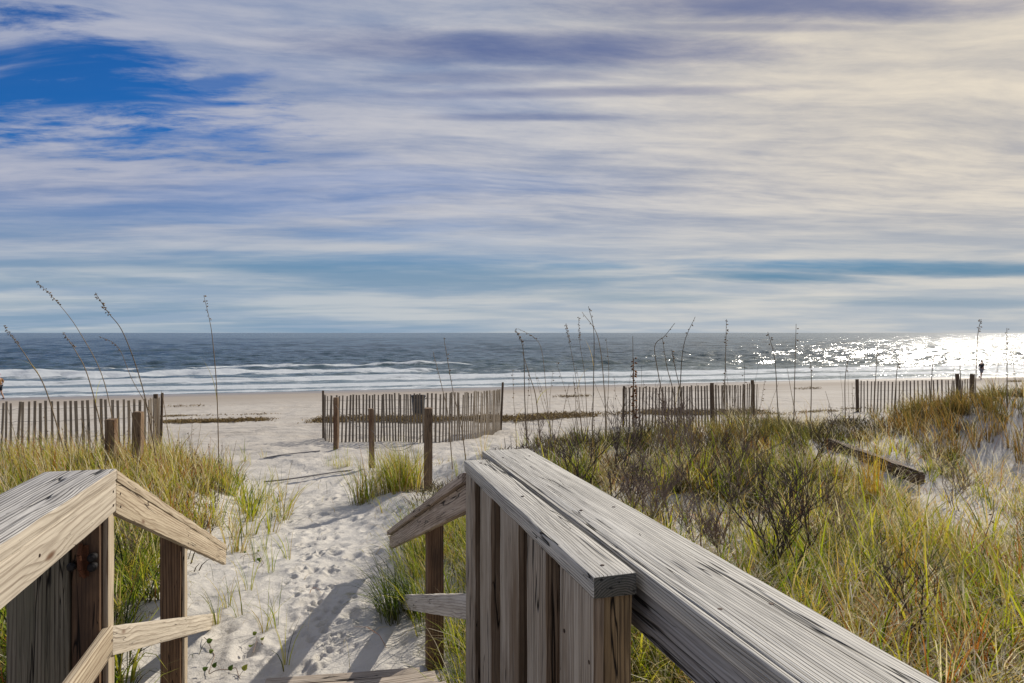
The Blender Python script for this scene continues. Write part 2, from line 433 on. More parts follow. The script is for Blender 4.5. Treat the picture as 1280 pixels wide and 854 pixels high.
# step rail going down to the sand
def H(t, t0, t1, h0, h1): return h0+(h1-h0)*(t-t0)/(t1-t0)
sr = empty('stair_handrail', RP(3.6, .55, 1.78))
tag(sr, 'short sloping wooden handrail going down to the sand, left of the open picket gate', 'handrail')
board('cap_rail', slope(2.385, 5.36, .497, 1.535, .036), .470, .560, W_rail, sr, rough=.002)
board('side_rail', slope(2.385, 5.34, .535, 1.573, .098), .488, .524, W_rail, sr, rough=.0015)
board('mid_rail', slope(2.385, 4.66, .93, 1.775, .092), .488, .524, W_mid, sr)
board('post', rect(3.58, 3.669, H(3.6, 2.385, 5.36, .54, 1.573), 2.3), .526, .612, W_brown, sr, grain=VERT)
board('post', rect(2.49, 2.575, .60, 2.3), .526, .598, W_brown, sr, grain=VERT)

# ------------------------------------------------------------------ open picket gate
gt = empty('picket_gate', RP(1.77, .52, 1.35))
tag(gt, 'open gate of grey brown vertical boards folded back against the right railing', 'gate')
board('cap_rail', rect(1.170, 2.372, .450, .491), .478, .566, W_top, gt, bev=.005, rough=.0022, ends=W_end)
for i, (a, b, th) in enumerate([(1.180, 1.372, .022), (1.468, 1.618, .036), (1.690, 1.880, .026), (1.990, 2.140, .030), (2.215, 2.366, .024)]):
    board('picket', rect(a, b, .493+.002*(i % 2), 1.36+.006*(i % 3)), .482+.0015*(i % 2), .482+th, W_pick, gt, grain=VERT, bev=.004, edge=W_pick_shade)
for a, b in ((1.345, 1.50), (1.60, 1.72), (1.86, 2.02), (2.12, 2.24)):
    board('gap_shade_board', rect(a, b, .56, 1.35), .563, .577, W_gap_shade, gt, grain=VERT, bev=.003)  # dark boards added behind the gaps so they read as shade
board('frame_stile', rect(1.186, 1.225, .493, 1.34), .506, .562, W_stile, gt, grain=VERT)
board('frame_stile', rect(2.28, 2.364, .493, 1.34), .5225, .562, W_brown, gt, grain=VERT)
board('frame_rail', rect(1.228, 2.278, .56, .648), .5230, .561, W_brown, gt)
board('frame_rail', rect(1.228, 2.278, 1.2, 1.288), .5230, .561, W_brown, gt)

# ------------------------------------------------------------------ left railing
lr = empty('wooden_railing', RP(1.2, -.76, 1.45))
tag(lr, 'railing at the left edge with streaked top, cream side boards and rusty latch', 'railing')
board('cap_rail', rect(-.9, 2.535, .450, .487), -.872, -.662, W_cream, lr, bev=.005, rough=.002, topmat=W_topL)
board('side_rail', rect(-.9, 2.535, .489, .592), -.690, -.665, W_cream, lr, rough=.001)
board('mid_rail', rect(-.9, 2.50, .955, 1.050), -.690, -.665, W_cream2, lr, rough=.001)
board('post', rect(2.455, 2.553, .489, 2.3), -.772, -.692, W_brown, lr, grain=VERT)
board('post_lit_face', rect(2.480, 2.545, .594, 2.2), -.6905, -.6735, W_cream2, lr, grain=VERT)  # pale board painting the sunlit right face of the brown post
board('wide_board', rect(2.445, 2.485, .489, 2.25), -.945, -.775, W_green, lr, grain=VERT)
board('post', rect(.1, .189, .489, 2.3), -.80, -.712, W_brown, lr, grain=VERT)
lt = empty('latch', RP(2.452, -.735, .72)); attach(lt, lr)
bm = bmesh.new()
Rz = Matrix.Rotation(math.atan2(SA, CA), 3, 'Z')
def L(s, h, t): return RP(t, s, h)
add_box(bm, L(-.735, .725, 2.452), (.028, .005, .10), Rz)
bmesh.ops.bevel(bm, geom=list(bm.edges), offset=.0015, segments=1, affect='EDGES')
bm_obj('plate', bm, M_rust, lt)
bm = bmesh.new()
add_cyl(bm, L(-.742, .668, 2.447), L(-.742, .70, 2.430), .006, .007, 10); add_cyl(bm, L(-.742, .70, 2.430), L(-.738, .745, 2.432), .007, .009, 10); add_cyl(bm, L(-.738, .745, 2.432), L(-.730, .775, 2.442), .009, .005, 10)
bm_obj('bar', bm, M_rust, lt, True)
for ds, dh in ((-.764, .735), (-.707, .712), (-.707, .742)):
    bm = bmesh.new(); add_cyl(bm, L(ds, dh, 2.452), L(ds, dh, 2.430), .012, .014, 12); add_cyl(bm, L(ds, dh, 2.430), L(ds, dh, 2.424), .014, .008, 12)
    bm_obj('knob', bm, M_iron, lt, True)
sl = empty('stair_handrail', RP(3.7, -.7, 1.78))
tag(sl, 'short sloping cream wooden handrail descending to the sand from the left railing', 'handrail')
board('cap_rail', slope(2.537, 5.16, .456, 1.488, .037), -.775, -.662, W_cream2, sl, rough=.002)
board('side_rail', slope(2.537, 5.18, .495, 1.532, .105), -.690, -.665, W_cream2, sl, rough=.0012)
board('mid_rail', slope(2.503, 4.72, .960, 1.795, .098), -.690, -.665, W_cream, sl, rough=.001)
board('post', rect(3.735, 3.83, H(3.75, 2.537, 5.18, .54, 1.58), 2.4), -.786, -.692, W_brown, sl, grain=VERT)
board('post_lit_face', rect(3.752, 3.826, 1.04, 2.2), -.6905, -.676, W_cream2, sl, grain=VERT)  # sunlit side of this brown post, also painted as a pale board

M_screw = simple('rusty_screw', (.05, .03, .022), .6, .6, .5, 200)
def screw(parent, t, s_, h, dt, ds, dh):
    bm = bmesh.new(); a = RP(t, s_, h); b = RP(t+dt, s_+ds, h+dh)
    add_cyl(bm, a, b, .0042, .0042, 10); bm_obj('screw', bm, M_screw, parent, True)
for t_ in (.98, 1.62, 2.38):
    for s_ in (.622, .722): screw(rr, t_+random.gauss(0, .006), s_+random.gauss(0, .004), .455, 0, 0, -.0062)
for t_ in (1.225, 1.80, 2.30): screw(gt, t_, .523+random.gauss(0, .008), .455, 0, 0, -.0065)
for t_, h_ in ((2.50, .52), (2.50, .565), (1.9, .54), (2.485, 1.0)): screw(lr, t_, -.67, h_, 0, .0065, 0)
for t_, h_ in ((3.78, 1.03), (3.78, 1.07), (2.58, .545), (2.585, .59)): screw(sl, t_, -.67, h_, 0, .0065, 0)
for t_, h_ in ((1.20, .62), (1.20, 1.22), (1.34, .62)): screw(gt, t_, .487, h_, 0, -.0065, 0)
# boardwalk deck (under the camera) and the lowest step
dk = empty('boardwalk_deck', RP(1, -.05, 1.6)); tag(dk, 'grey plank boardwalk deck between the two railings', 'deck')
bm = bmesh.new(); t = -3.0; R15 = Matrix.Rotation(R(15.4), 3, 'Z')
while t < 2.45:
    add_box(bm, RP(t, -.05, 1.40), (1.62, .135, .036), R15); t += .147
bmesh.ops.bevel(bm, geom=list(bm.edges), offset=.003, segments=1, affect='EDGES')
bm_obj('planks', bm, W_step, dk)
for s_ in (-.6, .5):
    bm = bmesh.new(); add_box(bm, RP(-.3, s_, 1.52), (.04, 5.4, .19), R15); bm_obj('joist', bm, W_brown, dk)
st = empty('wooden_step', RP(3.3, -.05, 1.75)); tag(st, 'lowest wooden step half buried in sand at the foot of the path', 'step')
def stepboard(nm, t0, dt, h, s0, s1, rot, mat):
    ob = board(nm, [(0, 0), (s1-s0, 0), (s1-s0, .036), (0, .036)], 0, dt, mat, None, rough=.002)
    ang = R(15.4)-rot
    p = RP(t0, s0, h)
    ex = Vector((math.cos(ang), math.sin(ang), 0)); ey = Vector((-math.sin(ang), math.cos(ang), 0))
    M = Matrix((ex, ey, Vector((0, 0, 1)))).transposed().to_4x4()
    M.translation = p+ex*(s1-s0)/2+ey*dt/2
    ob.matrix_world = M
    attach(ob, st); return ob
stepboard('tread', 3.45, .075, 1.70, -.28, .46, R(7), W_step)
stepboard('tread', 3.32, .118, 1.702, -.22, .47, R(7), W_step)
stepboard('tread', 3.17, .14, 1.706, -.40, .50, R(4), W_step)
# second and third steps (just below the frame)
for k, (t0, h0) in enumerate(((2.92, 1.60), (2.62, 1.50))):
    stepboard('tread', t0, .26, h0, -.62, .50, 0, W_step)

# ------------------------------------------------------------------ ground
ground = grid_mesh('sand', GX, GY, GZ)
def sand_mat():
    m, n = new_mat('sand')
    pos = n.new('ShaderNodeNewGeometry').outputs['Position']
    a = n.noise(pos, 1.1, 5, .6); b = n.noise(pos, 26, 4, .6); g = n.noise(pos, 700, 2, .6); sp = n.noise(pos, 240, 1, .5)
    s = n.sep(pos)
    # D coordinate, wet sand close to the water
    D = n.math('ADD', n.math('MULTIPLY', s[0], -SA), n.math('MULTIPLY', s[1], CA))
    wn = n.noise(n.mapping(pos, (.03, .12, .1)), 1, 4, .55)
    Dw = n.math('ADD', D, n.math('MULTIPLY', n.math('SUBTRACT', wn, .5), 14))
    wet = n.smooth(Dw, 38, 49)
    wet2 = n.smooth(Dw, 49, 54.5)
    c = n.mix(a, (.44, .41, .365), (.55, .52, .47))
    c = n.mix(n.math('MULTIPLY', n.smooth(D, 8, 18), .6), c, (.38, .34, .29))
    c = n.mix(n.math('MULTIPLY', n.smooth(b, .55, .75), .25), c, (.42, .375, .325))
    c = n.mix(n.math('MULTIPLY', n.smooth(sp, .62, .72), .35), c, (.25, .22, .19))
    tr = n.noise(n.mapping(pos, (.25, 1.1, 1)), 1, 5, .65)
    c = n.mix(n.math('MULTIPLY', n.math('MULTIPLY', n.smooth(tr, .45, .65), n.smooth(D, 12, 22)), .55), c, (.30, .26, .215))
    c = n.mix(n.math('MULTIPLY', wet, .75), c, (.27, .225, .18))
    c = n.mix(n.math('MULTIPLY', wet2, .6), c, (.20, .175, .155))
    rough = n.math('SUBTRACT', .95, n.math('MULTIPLY', wet2, .55))
    h = n.math('ADD', n.math('MULTIPLY', g, .05), n.math('ADD', n.math('MULTIPLY', b, .5), n.math('MULTIPLY', n.noise(pos, 90, 3, .6), .12)))
    big = n.noise(n.mapping(pos, (1, 1, 1)), 4.5, 4, .6)
    farb = n.math('MULTIPLY', n.math('MULTIPLY', big, n.smooth(D, 9, 16)), n.math('MULTIPLY', n.math('SUBTRACT', 1.0, wet), 2.2))
    nb = n.bump(n.math('ADD', h, farb), 1.0, .022)
    finish(n, principled(n, c, rough, nb, Specular_IOR_Level=.3))
    return m
o = link('sand', ground, sand_mat()); tag(o, kind='structure')

# ------------------------------------------------------------------ sea
D1 = np.concatenate([np.arange(53, 150, .33), np.geomspace(150, 600, 160)[1:], np.geomspace(600, 28000, 70)[1:]])
TT = np.linspace(-.84, 2.14, 760)
DD, TG = np.meshgrid(D1, TT, indexing='ij'); SS = DD*TG
WX = -SA*DD+CA*SS; WY = CA*DD+SA*SS
Z = np.zeros_like(DD); amp = sstep(60, 95, DD)
wr_ = np.random.default_rng(5)
for i in range(26):
    lam = 2.2*1.16**i if i < 18 else wr_.uniform(8, 30)
    th = wr_.normal(0, .58); k = 2*np.pi/lam
    a = .0165*lam**.74*wr_.uniform(.6, 1.2)*(1.25 if lam < 8 else .50)
    fade = 1-sstep(lam*28, lam*70, DD)
    ph = k*(DD*math.cos(th)+SS*math.sin(th))+wr_.uniform(0, 6.28)
    w = np.sin(ph); Z += a*(w+.3*np.cos(2*ph))*amp*fade
env = .5+1.1*fbm(SS*.02, DD*.03, 91, 3)
Z *= env
foam = np.zeros_like(DD)
# breaking rollers near the shore
for (d0, a0, wd, sd) in ((64, .16, 1.6, 1), (72, .28, 2.2, 2), (84, .34, 2.4, 3), (97, .22, 2.6, 4), (116, .22, 3.0, 5)):
    line = d0 + 7*(fbm(SS*.018+sd*7, SS*0+sd, 60+sd, 3)-.5) + 2.0*(fbm(SS*.1, SS*0, 70+sd, 2)-.5)
    st_ = sstep(.40, .60, fbm(SS*.022+sd*3, SS*0+sd*5, 80+sd, 2)) if sd > 2 else .8
    q = DD-line
    prof = np.where(q < 0, np.exp(-(q/(wd*.45))**2), np.exp(-(q/(wd*1.3))**2))
    Z += a0*prof*st_
    if sd <= 4:
        f = np.where(q < 0, np.exp(-(q/(wd*(1.7 if sd < 4 else .5)))**2), np.exp(-(q/(wd*.55))**2))*(.3+st_)
        fm = 1.0 if sd < 4 else .75
        foam = np.maximum(foam, f*fm*np.where(sd >= 3, .45+.75*fbm(SS*.05+sd, DD*.02, 95+sd, 2), 1))
wash = sstep(92, 74, DD+14*(fbm(SS*.03, DD*.06, 14, 3)-.5))*.30
foam = np.maximum(foam, wash)
edge = 55.2+2.2*(fbm(SS*.03, SS*0, 33, 3)-.5)
foam = np.maximum(foam, np.exp(-((DD-edge-1.6)/1.4)**2)*.9)
me = grid_mesh('sea', WX, WY, Z, {'foam': foam.ravel()})
def sea_mat():
    m, n = new_mat('sea_water')
    pos = n.new('ShaderNodeNewGeometry').outputs['Position']
    s = n.sep(pos)
    D = n.math('ADD', n.math('MULTIPLY', s[0], -SA), n.math('MULTIPLY', s[1], CA))
    S = n.math('ADD', n.math('MULTIPLY', s[0], CA), n.math('MULTIPLY', s[1], SA))
    p = n.comb(D, n.math('MULTIPLY', S, .55), s[2])
    w1 = n.noise(p, .9, 3, .6); w2 = n.noise(p, .22, 4, .6, .3); w3 = n.noise(p, .045, 5, .62, .3); w4 = n.noise(p, .010, 5, .6)
    h = n.math('ADD', n.math('MULTIPLY', w1, .85), n.math('MULTIPLY', w2, 1.3))
    h = n.math('ADD', h, n.math('MULTIPLY', n.math('MULTIPLY', w3, 5.0), n.smooth(D, 60, 260)))
    h = n.math('ADD', h, n.math('MULTIPLY', n.math('MULTIPLY', w4, 14.0), n.smooth(D, 300, 900)))
    nb = n.bump(h, 1.0, .38)
    f = n.new('ShaderNodeAttribute', attribute_name='foam').outputs['Fac']
    fn = n.noise(n.comb(n.math('MULTIPLY', D, .9), n.math('MULTIPLY', S, .45), 0.0), .9, 7, .72, .4)
    fn2 = n.noise(n.comb(n.math('MULTIPLY', D, .5), n.math('MULTIPLY', S, .10), 0.0), 1.0, 4, .6)
    fv = n.math('ADD', f, n.math('MULTIPLY', n.math('SUBTRACT', n.math('ADD', n.math('MULTIPLY', fn, .75), n.math('MULTIPLY', fn2, .25)), .5), 3.3))
    fm = n.math('MULTIPLY', n.smooth(fv, .30, .95), .92)
    # stray whitecaps
    wc = n.noise(n.comb(n.math('MULTIPLY', D, .30), n.math('MULTIPLY', S, .06), 0.0), 1.0, 5, .7)
    fm = n.math('MAXIMUM', fm, n.math('MULTIPLY', n.smooth(wc, .73, .79), .6))
    shal = n.smooth(D, 130, 62)
    c = n.mix(n.smooth(w3, .35, .65), (.016, .042, .058), (.028, .062, .080))
    c = n.mix(n.math('MULTIPLY', shal, .7), c, (.055, .085, .075))
    wat = principled(n, c, .19, nb, IOR=1.33, Specular_IOR_Level=.5)
    fc = n.mix(fn, (.42, .45, .47), (.66, .68, .68))
    fo = principled(n, fc, .8, n.bump(fn, .8, .3), Specular_IOR_Level=.2)
    mx = n.new('ShaderNodeMixShader'); n.set(mx.inputs[0], fm); n.l.new(wat, mx.inputs[1]); n.l.new(fo, mx.inputs[2])
    finish(n, mx.outputs[0]); return m
o = link('sea', me, sea_mat()); tag(o, kind='structure')

# ------------------------------------------------------------------ grass
def leaf_mat(name, stops, trans=.44):
    m, n = new_mat(name)
    t = n.new('ShaderNodeAttribute', attribute_name='tone').outputs['Fac']
    al = n.new('ShaderNodeAttribute', attribute_name='along').outputs['Fac']
    c = n.ramp(t, stops)
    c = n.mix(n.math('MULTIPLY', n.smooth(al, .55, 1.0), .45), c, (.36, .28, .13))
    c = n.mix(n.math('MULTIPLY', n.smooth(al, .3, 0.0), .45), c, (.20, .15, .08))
    d = n.new('ShaderNodeBsdfPrincipled'); n.set(d.inputs['Base Color'], c); d.inputs['Roughness'].default_value = .6; d.inputs['Specular IOR Level'].default_value = .12
    tr = n.new('ShaderNodeBsdfTranslucent'); n.set(tr.inputs['Color'], n.mix(1.0, c, (1.0, 1.0, .7), 'MULTIPLY'))
    mx = n.new('ShaderNodeMixShader'); mx.inputs[0].default_value = trans; n.l.new(d.outputs[0], mx.inputs[1]); n.l.new(tr.outputs[0], mx.inputs[2])
    finish(n, mx.outputs[0]); return m
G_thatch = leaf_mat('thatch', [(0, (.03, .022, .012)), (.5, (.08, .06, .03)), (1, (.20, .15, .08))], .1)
G_mix = leaf_mat('dune_grass', [(0, (.025, .04, .012)), (.18, (.07, .11, .015)), (.36, (.25, .34, .02)), (.52, (.54, .52, .045)), (.66, (.52, .36, .10)), (.80, (.64, .54, .32)), (.93, (.90, .84, .72)), (1, (.42, .15, .035))])
G_dark = leaf_mat('dark_dune_grass', [(0, (.035, .05, .015)), (.3, (.08, .095, .025)), (.55, (.16, .15, .04)), (.75, (.22, .14, .045)), (.9, (.28, .14, .035)), (1, (.42, .27, .10))])
G_yel = leaf_mat('golden_grass', [(0, (.35, .28, .05)), (.5, (.55, .34, .05)), (1, (.55, .22, .03))])
M_stem = leaf_mat('sea_oat_stem', [(0, (.13, .095, .06)), (.5, (.20, .145, .085)), (1, (.27, .20, .12))], .15)
M_seed = leaf_mat('sea_oat_seed', [(0, (.14, .085, .05)), (.6, (.27, .18, .10)), (1, (.40, .29, .18))], .3)
M_seedo = leaf_mat('orange_seed', [(0, (.13, .05, .02)), (.6, (.24, .10, .035)), (1, (.34, .15, .05))], .2)
def grass_mesh(name, B, Hh, A, bend, Wd, tone, seg_=4, droop=None):
    """vectorised blades; B (n,3) roots, Hh length, A heading, bend 0..1, Wd width"""
    n = len(B); L_ = seg_
    tau = np.linspace(0, 1, L_+1)
    d = np.stack([np.cos(A), np.sin(A), np.zeros(n)], 1)
    wa = A+np.pi/2+rng.normal(0, .7, n)
    wd = np.stack([np.cos(wa), np.sin(wa), np.zeros(n)], 1)
    ph = bend[:, None]*tau[None, :]**1.15*1.9 + .12*bend[:, None]     # angle from vertical
    ph = np.minimum(ph, 2.5)
    st = (Hh[:, None]/L_)
    dx = np.concatenate([np.zeros((n, 1)), np.cumsum(np.sin(ph[:, 1:])*st, 1)], 1)
    dz = np.concatenate([np.zeros((n, 1)), np.cumsum(np.cos(ph[:, 1:])*st, 1)], 1)
    C = B[:, None, :]+dx[:, :, None]*d[:, None, :]; C[:, :, 2] += dz
    w = Wd[:, None]*(1-tau[None, :]**1.8)*.5+.00025
    Lf = C-w[:, :, None]*wd[:, None, :]; Rt = C+w[:, :, None]*wd[:, None, :]
    V = np.stack([Lf, Rt], 2).reshape(-1, 3)
    base = (np.arange(n)*(L_+1)*2)[:, None]+np.arange(L_)[None, :]*2
    Q = np.stack([base, base+1, base+3, base+2], -1).reshape(-1, 4)
    T = np.repeat(tone, (L_+1)*2); Al = np.tile(np.repeat(tau, 2), n)
    return np_mesh(name, V, Q, None, {'tone': np.clip(T, 0, 1), 'along': Al}, True)
def tufts(P, nb, h, spread, bend, width, tone, tonevar=.16, wind=(math.pi, .35), hv=.35, up=0):
    """P (m,2) tuft centres -> blade arrays; nb,h,tone,bend can be arrays per tuft"""
    m = len(P)
    nb = np.broadcast_to(nb, m).astype(int); idx = np.repeat(np.arange(m), nb); n = len(idx)
    def pt(v): return np.broadcast_to(v, m)[idx]
    A = rng.uniform(0, 2*np.pi, n); r = np.sqrt(rng.uniform(0, 1, n))*pt(spread)
    X = P[idx, 0]+np.cos(A)*r; Y = P[idx, 1]+np.sin(A)*r
    Hh = pt(h)*rng.uniform(1-hv, 1+hv*.6, n)
    vx = np.cos(A)+np.cos(wind[0])*wind[1]*2; vy = np.sin(A)+np.sin(wind[0])*wind[1]*2
    A2 = np.arctan2(vy, vx)+rng.normal(0, .25, n)
    bd = np.clip(pt(bend)*rng.uniform(.35, 1.25, n), .03, 1.3)
    Z = gz(X, Y)-.012+up
    tn = pt(tone)+rng.normal(0, tonevar, n)
    return [np.stack([X, Y, Z], 1), Hh, A2, bd, pt(width)*rng.uniform(.6, 1.3, n), tn]
def cat(*L_): return [np.concatenate([l[i] for l in L_]) for i in range(6)]
def scatter(n, x0, x1, y0, y1, dens, pers=True):
    """candidates weighted by a density function; more candidates near the viewer"""
    u = rng.uniform(0, 1, n); X = rng.uniform(x0, x1, n); Y = y0+(y1-y0)*u
    k = rng.uniform(0, 1, n) < dens(X, Y)
    return np.stack([X[k], Y[k]], 1)
BA, BB = np.array(gpix(1036, 560)[:2]), np.array(gpix(1152, 612)[:2])
def in_view(P, m=60):
    t = np.clip(((P-BA) @ (BB-BA))/np.sum((BB-BA)**2), 0, 1); q = P-(BA+t[:, None]*(BB-BA))
    P = P[~((np.abs(q[:, 0]) < .35) & (q[:, 1] > -1.15) & (q[:, 1] < .45) & (rng.uniform(0, 1, len(P)) < .86))]
    px = P[:, 0]/np.maximum(P[:, 1], .1)*F+CX
    return P[(px > -m-120) & (px < 1280+m+120) & (P[:, 1] > .8)]
WIND = (R(200), .30)
def sandy(X, Y):  # bare patches
    return fbm(X*.75+4, Y*.9, 121, 3)
def dens_right(X, Y):
    D, s = DS(X, Y)
    yc = np.interp(X, [-1, .6, 4, 6.5, 40], [7.6, 8.0, 9.0, 9.4, 12])
    m = sstep(.80, 1.25, s)*(1-sstep(yc-.2, yc+1.6, Y))
    p = sandy(X, Y)
    face = sstep(yc-3.6, yc-2.5, Y)*(1-sstep(yc-.5, yc+.1, Y))
    thr = .385+.08*face+.27*face*sstep(3.6, 4.8, X)
    return m*sstep(thr-.04, thr+.12, p)
def dens_left(X, Y):
    D, s = DS(X, Y)
    w = .15*(fbm(X*1.4, Y*1.4, 9, 2)-.5)
    m = sstep(.84+.05*np.clip(Y-4, 0, 5), 1.3+.06*np.clip(Y-4, 0, 5), -s+w*2)*(1-sstep(8.6, 11.2, Y))
    return m*sstep(.22, .36, sandy(X, Y)+.05)
# right dune, foreground: long arching yellow-green and straw blades
Pn = in_view(scatter(4200, .3, 7.5, 1.5, 6.9, dens_right))
tn = -.02+1.0*fbm(Pn[:, 0]*1.7, Pn[:, 1]*1.7, 131, 3)+np.where(rng.uniform(0, 1, len(Pn)) < .10, .45, 0)
a = tufts(Pn, rng.integers(6, 20, len(Pn)), rng.uniform(.18, .50, len(Pn)), .06, rng.uniform(.35, 1.0, len(Pn)), .0085, tn, .24, WIND)
Pm = in_view(scatter(800, .3, 7.5, 1.5, 7.2, dens_right))
b = tufts(Pm, rng.integers(4, 12, len(Pm)), rng.uniform(.3, .62, len(Pm)), .05, .42, .011, .30+.25*rng.uniform(0, 1, len(Pm)), .12, WIND)
Ps = in_view(scatter(5600, .3, 7.5, 1.5, 7.4, dens_right))
c = tufts(Ps, rng.integers(4, 15, len(Ps)), rng.uniform(.25, .55, len(Ps)), .05, 1.12, .0060, .90, .07, (R(15), .35))
Pq = in_view(scatter(3200, .3, 8, 1.5, 7.6, lambda X, Y: sstep(.9, 1.4, DS(X, Y)[1])))
c2 = tufts(Pq, rng.integers(2, 7, len(Pq)), rng.uniform(.15, .4, len(Pq)), .10, 1.25, .0065, .83, .14, (0, 0))
c = cat(c, c2)
g = cat(a, b, c)
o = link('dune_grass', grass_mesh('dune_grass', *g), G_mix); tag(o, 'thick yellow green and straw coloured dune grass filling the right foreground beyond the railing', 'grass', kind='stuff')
N1 = len(g[0])
# right crest: darker tufts
Pc = in_view(scatter(1500, .3, 11.5, 6.3, 11.0, dens_right), 60)
tn = .15+.7*fbm(Pc[:, 0]*1.1, Pc[:, 1]*1.1, 151, 3)
a = tufts(Pc, rng.integers(12, 34, len(Pc)), rng.uniform(.12, .36, len(Pc))*(1-.5*sstep(3.4, 3.9, Pc[:, 0])*(1-sstep(5.2, 5.7, Pc[:, 0]))), .07, .65, .0085, tn, .28, WIND)
# dense orange-brown clump on the right crest and along the crest line
def blob(cx, cy, rx, ry, n): return np.stack([rng.normal(cx, rx, n), rng.normal(cy, ry, n)], 1)
cl = []
for (px, py, rx, n, tone, hh) in [(1185, 560, .28, 22, .85, .5), (1205, 528, .40, 24, .8, .38), (1165, 515, .30, 16, .75, .34), (1245, 512, .45, 22, .55, .26), 
                                  (1135, 522, .22, 14, .6, .34), (880, 560, .35, 30, .66, .42), (920, 585, .2, 16, .85, .4), (850, 545, .35, 22, .5, .34), (800, 545, .35, 16, .45, .32), (975, 550, .25, 20, .4, .32),
                                  (1000, 548, .2, 12, .35, .32), (935, 545, .25, 12, .45, .34), (760, 560, .25, 14, .4, .32), (1275, 515, .3, 14, .5, .28), (1215, 600, .18, 6, .5, .35), (950, 600, .3, 14, .3, .3)]:
    x, y, z = gpix(px, py); P = blob(x, y, rx, .28, n)
    cl.append(tufts(P, rng.integers(14, 30, n), rng.uniform(.6, 1.0, n)*hh, .06, .42, .0070, tone, .20, WIND))
g = cat(a, *cl)
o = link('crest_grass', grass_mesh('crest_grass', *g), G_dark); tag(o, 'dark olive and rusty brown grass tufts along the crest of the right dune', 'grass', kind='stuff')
Pth = in_view(scatter(650, .8, 5, 3.5, 8.2, lambda X, Y: sstep(.9, 1.3, DS(X, Y)[1])*.9))
gth = tufts(Pth, rng.integers(5, 14, len(Pth)), rng.uniform(.12, .34, len(Pth)), .07, .7, .0075, .2+.6*rng.uniform(0, 1, len(Pth)), .2, WIND)
# pale bent runners over the right dune sand face
Pd = in_view(scatter(600, 2.5, 10, 5.5, 9.8, lambda X, Y: sstep(.9, 1.4, DS(X, Y)[1])*(rng.uniform(0, 1, len(X)) < .8)))
g2 = tufts(Pd, rng.integers(5, 16, len(Pd)), rng.uniform(.25, .5, len(Pd)), .05, .9, .0034, .84, .09, WIND)
# left dune
Pl = in_view(scatter(5200, -8.5, -.6, 1.8, 11.3, dens_left))
tn = .06+.88*fbm(Pl[:, 0]*1.2, Pl[:, 1]*1.2, 171, 3)+np.where(rng.uniform(0, 1, len(Pl)) < .10, .40, 0)
a = tufts(Pl, rng.integers(8, 20, len(Pl)), rng.uniform(.12, .36, len(Pl)), .07, rng.uniform(.4, 1.0, len(Pl)), .0088, tn, .26, WIND)
Pl2 = in_view(scatter(1300, -6, -.6, 1.8, 6, dens_left))
b = tufts(Pl2, rng.integers(5, 15, len(Pl2)), rng.uniform(.28, .55, len(Pl2)), .05, .9, .009, .28, .2, WIND)
Pl3 = in_view(scatter(2300, -9, -1.5, 5, 11.5, dens_left))
c = tufts(Pl3, rng.integers(3, 10, len(Pl3)), rng.uniform(.25, .60, len(Pl3)), .06, .45, .0075, .74, .2, WIND)
Pl4 = []
for (px, py) in [(300, 640), (318, 650), (290, 620), (270, 605), (310, 668), (325, 640), (280, 660), (296, 690), (262, 590), (240, 585), (215, 582), (190, 584), (60, 590), (30, 585), (10, 592), (100, 588), (120, 590), (75, 580), (333, 628), (340, 650), (305, 630), (285, 600)]:
    Pl4.append(gpix(px, py)[:2])
Pl4 = np.repeat(np.array(Pl4), 3, 0)+rng.normal(0, .10, (len(Pl4)*3, 2))
c = cat(c, tufts(Pl4, rng.integers(8, 20, len(Pl4)), rng.uniform(.25, .62, len(Pl4)), .07, .6, .0085, .25+.55*rng.uniform(0, 1, len(Pl4)), .2, (R(10), .25)))
g = cat(a, b, c)
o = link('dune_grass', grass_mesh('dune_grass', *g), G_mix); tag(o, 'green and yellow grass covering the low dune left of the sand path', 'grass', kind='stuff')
# dead thatch under the grass
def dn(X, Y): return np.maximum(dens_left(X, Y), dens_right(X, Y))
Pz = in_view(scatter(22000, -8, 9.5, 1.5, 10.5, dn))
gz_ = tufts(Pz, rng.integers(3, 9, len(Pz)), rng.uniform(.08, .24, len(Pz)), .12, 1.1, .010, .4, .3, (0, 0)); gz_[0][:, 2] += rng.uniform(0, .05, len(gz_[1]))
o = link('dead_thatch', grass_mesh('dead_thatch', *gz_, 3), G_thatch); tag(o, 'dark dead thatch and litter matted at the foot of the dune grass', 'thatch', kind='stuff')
# beside the steps on the right, between handrail and gate
def dens_bank(X, Y):
    D, s = DS(X, Y)
    return sstep(.52, .72, s)*(1-sstep(1.9, 2.4, s))*(1-sstep(5.4, 6.4, D))
Pb = scatter(1500, -1.3, 2, 3.0, 7, dens_bank)
gb = tufts(Pb, rng.integers(10, 24, len(Pb)), rng.uniform(.2, .48, len(Pb)), .06, .7, .0050, .15+.55*rng.uniform(0, 1, len(Pb)), .18, WIND)
gb2 = tufts(blob(*gpix(505, 765)[:2], .06, .12, 10), 26, .42, .05, .8, .005, .15, .12, (R(190), .5))
